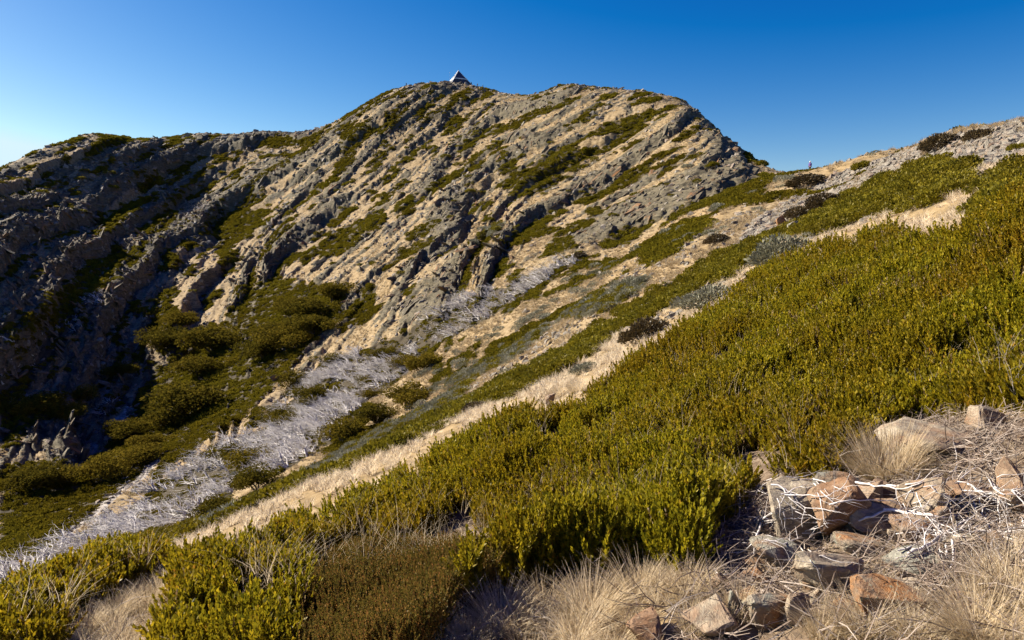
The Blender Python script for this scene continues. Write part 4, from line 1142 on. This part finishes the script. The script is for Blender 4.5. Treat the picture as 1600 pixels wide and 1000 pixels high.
# the walker behind the brown shrub on the saddle
waz, tt = pix_dir(1266, 252)
wrs = np.arange(103, 135, .25)
wgs = ground_z(wrs * math.sin(waz), wrs * math.cos(waz))
wk = int(np.argmin(np.abs(wgs + 1.72 - tt * wrs)))                       # where a person of usual height reaches that line of sight
person((wrs[wk] * math.sin(waz), wrs[wk] * math.cos(waz), wgs[wk]), R(-60), 1.74, purple, dark, white, 'person in purple jacket and white hat behind the saddle shrub', hatted=True)
for px, py, cm, lab, rz in ((736.5, 127, dark, 'dark clothed person standing nearest the summit hut', 200), (746, 128.5, navy, 'second person to the right of the summit hut', 150), (754.5, 130, olivec, 'third person, farthest right of the summit hut', 90), (635, 135, dark, 'lone person far left of the hut on the summit ridge', 30)):
    az, t = pix_dir(px, py + 6)
    col_i = int(np.interp(az, AZ, np.arange(NA))); jj = int(np.argmax(T[col_i] * (RRg[col_i] > 60)))
    r_ = RR[jj] - .3
    person((r_ * math.sin(az), r_ * math.cos(az), float(ground_z(r_ * math.sin(az), r_ * math.cos(az))[0])), R(rz), 1.78, cm, dark, hairb, lab)

# ------------------------------------------------------------------ foreground stones
from mathutils.bvhtree import BVHTree
rock_trees = []
def stone(px, py, w, h, mat, label, seed, depth=.8, tilt=(0, 0, 0), n=14, name='stone', sink=.07):
    b = gpoint(px, py + h * .42)
    k = b.length / F
    W = w * k / 2
    H = max(.4 * h * k / 2, h * k / 2 * 1.3 - W * depth * .3)
    me = hull_rock('stone', seed, n, (1, 1, 1), M[mat], bevel=.12, rough=.13, subdiv=2)
    co = np.array([v.co for v in me.vertices]); ext = np.abs(co).max(0)
    for v in me.vertices: v.co = (v.co.x / ext[0] * W, v.co.y / ext[1] * W * depth, v.co.z / ext[2] * H)
    me.update()
    e = link(name, me)
    e.location = b + Vector((0, W * depth * .5, H * (1 - 2 * sink)))
    e.rotation_euler = tuple(R(a) for a in tilt)
    mw = Matrix.LocRotScale(e.location, e.rotation_euler, None)
    rock_trees.append(BVHTree.FromPolygons([mw @ v.co for v in me.vertices], [tuple(p_.vertices) for p_ in me.polygons]))
    return tag(e, label, 'stone', 'stones in front')
STONES = [
 (1238,815,104,86,'tan','pale tan block with dark right side, leftmost of the stone pile',1,.8,(6,-8,20),14),
 (1312,812,86,74,'rusty','rust orange tilted slab in the middle of the stone pile',2,.7,(10,-28,15),11),
 (1372,817,78,44,'tan','pale smooth stone just right of the rust orange slab',3,.9,(4,8,-10),18),
 (1346,856,58,30,'grey','small flat grey stone under the rust orange slab',4,.9,(0,4,0),16),
 (1306,778,84,52,'grey','grey green slab at the back of the stone pile',5,.8,(14,-10,25),12),
 (1346,776,62,62,'tan','pointed tan stone at the back behind the orange slab',6,.7,(-8,18,30),10),
 (1392,778,50,34,'rusty','reddish stone at the back of the pile beside the pointed one',7,.9,(5,5,40),12),
 (1396,802,46,30,'rusty','brown block wedged above the pale smooth stone',8,.9,(0,-8,10),12),
 (1452,786,64,48,'tan','pinkish peaked stone right of the stone pile',9,.8,(8,-15,-20),11),
 (1432,826,62,46,'tan','squarish tan stone at the right end of the stone pile',10,.8,(4,10,5),12),
 (1468,690,114,48,'tan','large pale flat boulder behind the round grass tussock',11,.9,(10,3,5),24),
 (1298,898,104,58,'tan','broad tan slab with rusty top edge, below the stone pile',12,.6,(18,4,8),14),
 (1216,872,70,48,'grey','layered grey slab sloping left of the broad tan slab',13,.8,(10,20,-15),14),
 (1402,944,112,46,'grey','long layered grey stone with a dark overhang near the bottom',14,.6,(8,6,-6),16),
 (1206,954,66,62,'grey','lichen spotted grey stone with steep dark right side',15,.8,(12,-14,10),12),
 (1108,978,72,52,'tan','pinkish cracked flat stone at the bottom edge',16,.9,(16,8,14),13),
 (1015,992,64,40,'rusty','orange and white stone cut by the bottom edge',17,.9,(6,-10,30),12),
 (1446,882,76,26,'grey','flat pale stone lying low under the dead branches',18,.8,(4,-4,0),16),
 (1556,660,44,34,'tan','small pale stone beside the heath at the right',19,.9,(0,10,12),12),
 (1582,762,50,46,'rusty','brown split stone near the right edge',20,.9,(4,-12,22),11),
 (1592,790,44,34,'tan','brownish stone cut by the right edge',21,.9,(0,8,5),12),
 (1126,916,24,24,'rusty','little reddish stone by the heath edge',22,.9,(5,20,0),10),
 (1144,948,22,40,'grey','narrow upright grey stone beside the cracked flat stone',23,.8,(0,-6,20),10),
 (1510,852,44,28,'tan','half buried stone in the branch tangle at right',24,.9,(4,4,12),12),
 (1528,772,70,34,'rusty','brown stone under crossing white twigs at right',25,.9,(0,-5,15),13),
 (1180,902,40,22,'grey','low grey stone left of the broad tan slab',26,.9,(4,3,10),12),
 (1250,960,36,40,'tan','upright tan stone between grass and the lichen spotted stone',27,.8,(0,14,-10),12),
 (1478,812,36,28,'grey','small grey stone right of the squarish tan stone',28,.9,(4,4,0),12),
 (1200,815,34,24,'tan','small tan stone at the left foot of the pale block',29,.9,(0,10,30),12),
]
for s in STONES: stone(*s[:5], s[5], s[6] + 40, s[7], s[8], s[9])
# pale rocks along the straw strip and on the mid slope
for px, py, w, h, mat, lab, sd_ in ((433,824,14,11,'tan','white stone at the upper edge of the straw strip, lower left',60),(712,685,22,10,'grey','pale stone in the straw strip beside the heath edge',61),(862,630,22,22,'tan','reddish stone poking from the straw strip',62),
    (978,528,70,13,'grey','long low pale rock below the dark reddish brown shrub',63),(1165,440,26,18,'grey','pale rock between the two grey shrubs',64),(1050,445,34,16,'tan','white rock in the green band',65),(1020,470,40,12,'grey','low pale rock along the green band',66),
    (1245,358,26,20,'grey','dark edged rock above the green band',67),(1222,348,22,18,'grey','broken rock at the lower edge of the stony slope',68)):
    stone(px, py, w, h, mat, lab, sd_, .6, (0, -14, 10), 12)

# small stones wedged in and around the pile, which nothing tells apart
random.seed(21)
for k in range(44):
    x, y = (random.gauss(1345, 85), random.gauss(835, 45)) if k < 26 else (random.uniform(1090, 1590), random.uniform(870, 990))
    if not (1110 < x < 1590 and 760 < y < 992): continue
    e = stone(x, y, random.uniform(16, 36), random.uniform(11, 24), random.choice(('tan', 'tan', 'grey', 'rusty')), 'small broken stone wedged between the bigger stones in front', 80 + k, random.uniform(.7, 1.1), (random.uniform(-15, 15), random.uniform(-25, 25), random.uniform(0, 90)), 11, 'small_stone', .25)
    e['group'] = 'small stones in front'
def hit(px, py):
    g = gpoint(px, py); d = g.normalized(); best = g
    for t in rock_trees:
        h = t.ray_cast(Vector((0, 0, 0)), d, best.length)
        if h[0] is not None and h[3] < best.length: best = h[0]
    return best

# ------------------------------------------------------------------ bleached branches lying on the stones
def lying_branch(pts, r0, seed, label):
    g = np.random.default_rng(seed)
    P_ = []
    for (a, b), (c, d) in zip(pts[:-1], pts[1:]):
        m = max(2, int(math.hypot(c - a, d - b) / 9))
        P_ += [(a + (c - a) * k / m, b + (d - b) * k / m) for k in range(m)]
    P_.append(pts[-1])
    W = np.array([hit(x, y) for x, y in P_])
    rr_ = np.linalg.norm(W, axis=1); sm = rr_.copy()
    for _ in range(10): sm[1:-1] = np.minimum(rr_[1:-1], (sm[:-2] + sm[2:]) * .25 + sm[1:-1] * .5)
    W = W * ((sm - .02) / rr_)[:, None] + np.array([0, 0, r0 * .6])
    for _ in range(2): W[1:-1] = W[1:-1] * .5 + (W[:-2] + W[2:]) * .25
    W[1:-1] += g.normal(size=(len(W) - 2, 3)) * .004
    out = [(W, np.linspace(r0, r0 * .25, len(W)) * (1 + .18 * g.normal(size=len(W)).clip(-1.5, 1.5)))]
    for _ in range(max(2, len(W) // 4)):
        k = g.integers(1, len(W) - 1)
        dd = unit(W[k] - W[k - 1])
        grow(g, W[k], unit(dd + g.normal(size=3) * .6 + (0, 0, .1)), .07 + .13 * g.random(), r0 * .42, 1, out, (0, 0, -.25), 4, (0, 3), .2)
    o0 = W[0]
    V, Fa = tubes([(pp - o0, rr) for pp, rr in out], 6)
    e = link('dead_branch', np_mesh('dead_branch', V, Fa, True), M['dead_near']); e.location = o0
    return tag(e, label, 'branch', 'bleached branches in front')
B1 = lambda *p: zz(1150, 740, .26, p)
C1 = lambda *p: zz(1380, 640, .22, p)
BR = [
 (B1((210,70),(300,85),(290,130),(340,165),(420,210),(570,230)), .007, 'white branch bent over the pale tan block and the slab behind'),
 (B1((290,130),(400,125),(480,155),(560,130),(660,90)), .006, 'wavy white branch along the back of the stone pile'),
 (B1((560,190),(700,160),(900,160),(1000,190)), .006, 'thin white branch crossing above the rust orange slab'),
 (B1((10,260),(110,265),(150,300),(240,220),(290,140)), .007, 'white branch reaching from the heath to the pale tan block'),
 (B1((150,300),(130,390),(60,470),(-60,520),(-160,500)), .007, 'long white branch curving down left of the stone pile'),
 (B1((160,290),(280,270),(370,270),(420,240)), .005, 'short white twig lying on the pale tan block'),
 (B1((680,300),(780,280),(900,220),(1050,240),(1200,260),(1346,250)), .009, 'thick white branch across the pale smooth stone to the right'),
 (B1((720,55),(840,75),(960,100),(1100,70),(1250,0)), .007, 'white branch rising to the right behind the stone pile'),
 (B1((1030,490),(1100,460),(1240,370),(1346,330),(1480,320)), .009, 'white branch fanning up right below the squarish stone'),
 (B1((1240,370),(1270,460),(1280,540),(1200,640)), .009, 'forked white branch hanging down right of the flat pale stone'),
 (B1((1300,400),(1330,480),(1290,560),(1220,680),(1150,730)), .008, 'white branch curling down beside the forked one'),
 (B1((-200,420),(-60,400),(30,340)), .006, 'short white branch at the heath edge left of the pile'),
 (B1((-160,560),(-60,640),(20,560),(60,520)), .005, 'crooked white twig in the heath shade left of the pile'),
 (C1((0,435),(60,420),(100,380),(60,330)), .005, 'short twig in front of the round grass tussock'),
 (C1((0,540),(200,545),(320,490),(430,455)), .007, 'straight white branch below the large flat boulder'),
 (C1((0,715),(180,725),(330,760),(500,780),(620,720),(700,690)), .009, 'thick white branch running right from the squarish stone'),
 (C1((160,640),(220,560),(250,480),(270,430)), .005, 'upright white twig beside the peaked stone'),
 (C1((470,460),(520,400),(580,360),(650,345)), .010, 'thick pale stub of wood right of the large flat boulder'),
 (C1((730,470),(800,600),(860,610),(930,570),(1000,550)), .007, 'white branch arching near the right edge'),
 (C1((770,480),(800,570),(820,660),(830,820)), .007, 'white branch pointing up in the tangle at the right'),
 (C1((580,790),(640,760),(720,690)), .006, 'short white branch leaning in the tangle at the right'),
 (C1((260,1000),(420,890),(540,820),(640,760)), .010, 'thick white branch rising from the dry grass to the tangle'),
 (C1((430,890),(450,960),(440,1030)), .007, 'white stick pointing down from the thick rising branch'),
 (C1((480,850),(640,870),(760,880),(1000,840)), .008, 'long white branch level across the lower right tangle'),
 (C1((600,530),(700,610),(850,670),(1000,690)), .007, 'white branch slanting down to the right edge'),
 (C1((690,700),(740,800),(790,900),(820,980)), .006, 'white branch slanting down through the middle of the tangle'),
 (C1((480,680),(560,690),(640,680)), .008, 'short pale stick beside the little grey stone'),
]
for k, (pts, r0, lab) in enumerate(BR): lying_branch(pts, r0 * .8, 1000 + k, lab)
# more twigs of the same tangle that nothing tells apart
for k in range(104):
    x, y = random.uniform(1395, 1600), random.uniform(745, 880)
    if k > 72: x, y = random.uniform(1110, 1290), random.uniform(745, 870)
    a = random.choice((-.5, -.2, .1, .35, .8, 1.3)) + random.uniform(-.2, .2); ln = random.uniform(25, 75)
    pts = [(x, y), (x + ln * .5 * math.cos(a), y + ln * .5 * math.sin(a) + random.uniform(-6, 6)), (x + ln * math.cos(a), y + ln * math.sin(a))]
    e = lying_branch(pts, random.uniform(.0022, .0042), 1100 + k, 'thin white twig in the tangle over the stones')
    e['group'] = 'thin twigs of the tangle'; e.name = 'dead_twig'

# bare upright twigs by the heath at the right
for px, py, hh, lab in ((1565,625,95,'bare grey forked twigs standing at the heath edge, right'), (1440,640,60,'thin bare twigs standing above the large flat boulder'), (1500,640,50,'short bare twigs in the heath shade right of boulder'), (1595,640,80,'bare twigs standing at the right edge'), (1275,735,60,'thin bare stalk at the heath edge above the stone pile')):
    b = gpoint(px, py); k = b.length / F; g = np.random.default_rng(px); out = []
    for _ in range(5):
        grow(g, (g.normal() * .03, g.normal() * .03, 0), (g.normal() * .25, g.normal() * .25, 1), hh * k * (.7 + .4 * g.random()), .0024, 1, out, (0, 0, .3), 5, (1, 4), .16)
    V, Fa = tubes(out, 5)
    e = link('bare_twigs', np_mesh('bare_twigs', V, Fa, True), M['bare']); e.location = b
    tag(e, lab, 'twigs')

# ------------------------------------------------------------------ grass tussocks in front
tus = [tussock_mesh('tussock_%d' % k, 1200 + k, 420, .30, .0024, .95, .075, 1.0, M['straw'], 4) for k in range(4)]
round_t = tussock_mesh('round_tussock', 1210, 1500, .29, .0022, 1.5, .10, .25, M['straw'], 4, (-.25, 0))
TUS = [(1385,742,1.35,'round pale tussock in front of the large flat boulder'),(1440,730,.55,'thin tussock between the round one and the boulder'),(1580,945,.85,'big straw tussock at the lower right edge'),(1510,1000,.7,'tussock at the bottom right beside the big one'),
 (1350,998,.75,'tussock at the bottom in front of the long layered stone'),(1285,998,.6,'tussock at the bottom right of the lichen spotted stone'),(1430,1005,.6,'low tussock at the bottom below the long layered stone'),
 (780,985,1.0,'tussock at the bottom beside the red tipped heath'),(850,960,.95,'curling tussock against the heath at bottom centre'),(925,970,1.05,'dense pale tussock at the bottom centre'),(1000,945,1.05,'tall tussock against the heath left of the stones'),(1075,935,.8,'greenish tussock left of the cracked flat stone'),
 (900,1005,.8,'tussock cut by the bottom edge at centre'),(730,1005,.7,'small tussock cut by the bottom edge under the red heath'),(1150,965,.6,'wispy tussock beside the lichen spotted stone'),(1540,1010,.9,'tussock in the bottom right corner'),
 (180,965,.8,'tussock in the grassy gap at lower left'),(230,945,.7,'pale tussock at the top of the grassy gap, lower left'),(130,995,.8,'tussock at the bottom of the grassy gap, lower left')]
for k, (px, py, s, lab) in enumerate(TUS):
    b = gpoint(px, py)
    e = link('grass_tussock', round_t if k == 0 else tus[k % 4]); e.location = b; e.rotation_euler = (0, 0, 0 if k == 0 else k * 1.7); e.scale = (s,) * 3
    tag(e, lab, 'grass', 'tussocks in front')
for px, py, s, lab in ((905,612,.9,'dense straw tussock with dark hollow in the straw strip'),(870,622,.7,'orange straw tussock in the straw strip beside the hollow one')):
    b = gpoint(px, py); e = link('grass_tussock', round_t); e.location = b; e.scale = (s * 1.4,) * 3; tag(e, lab, 'grass')
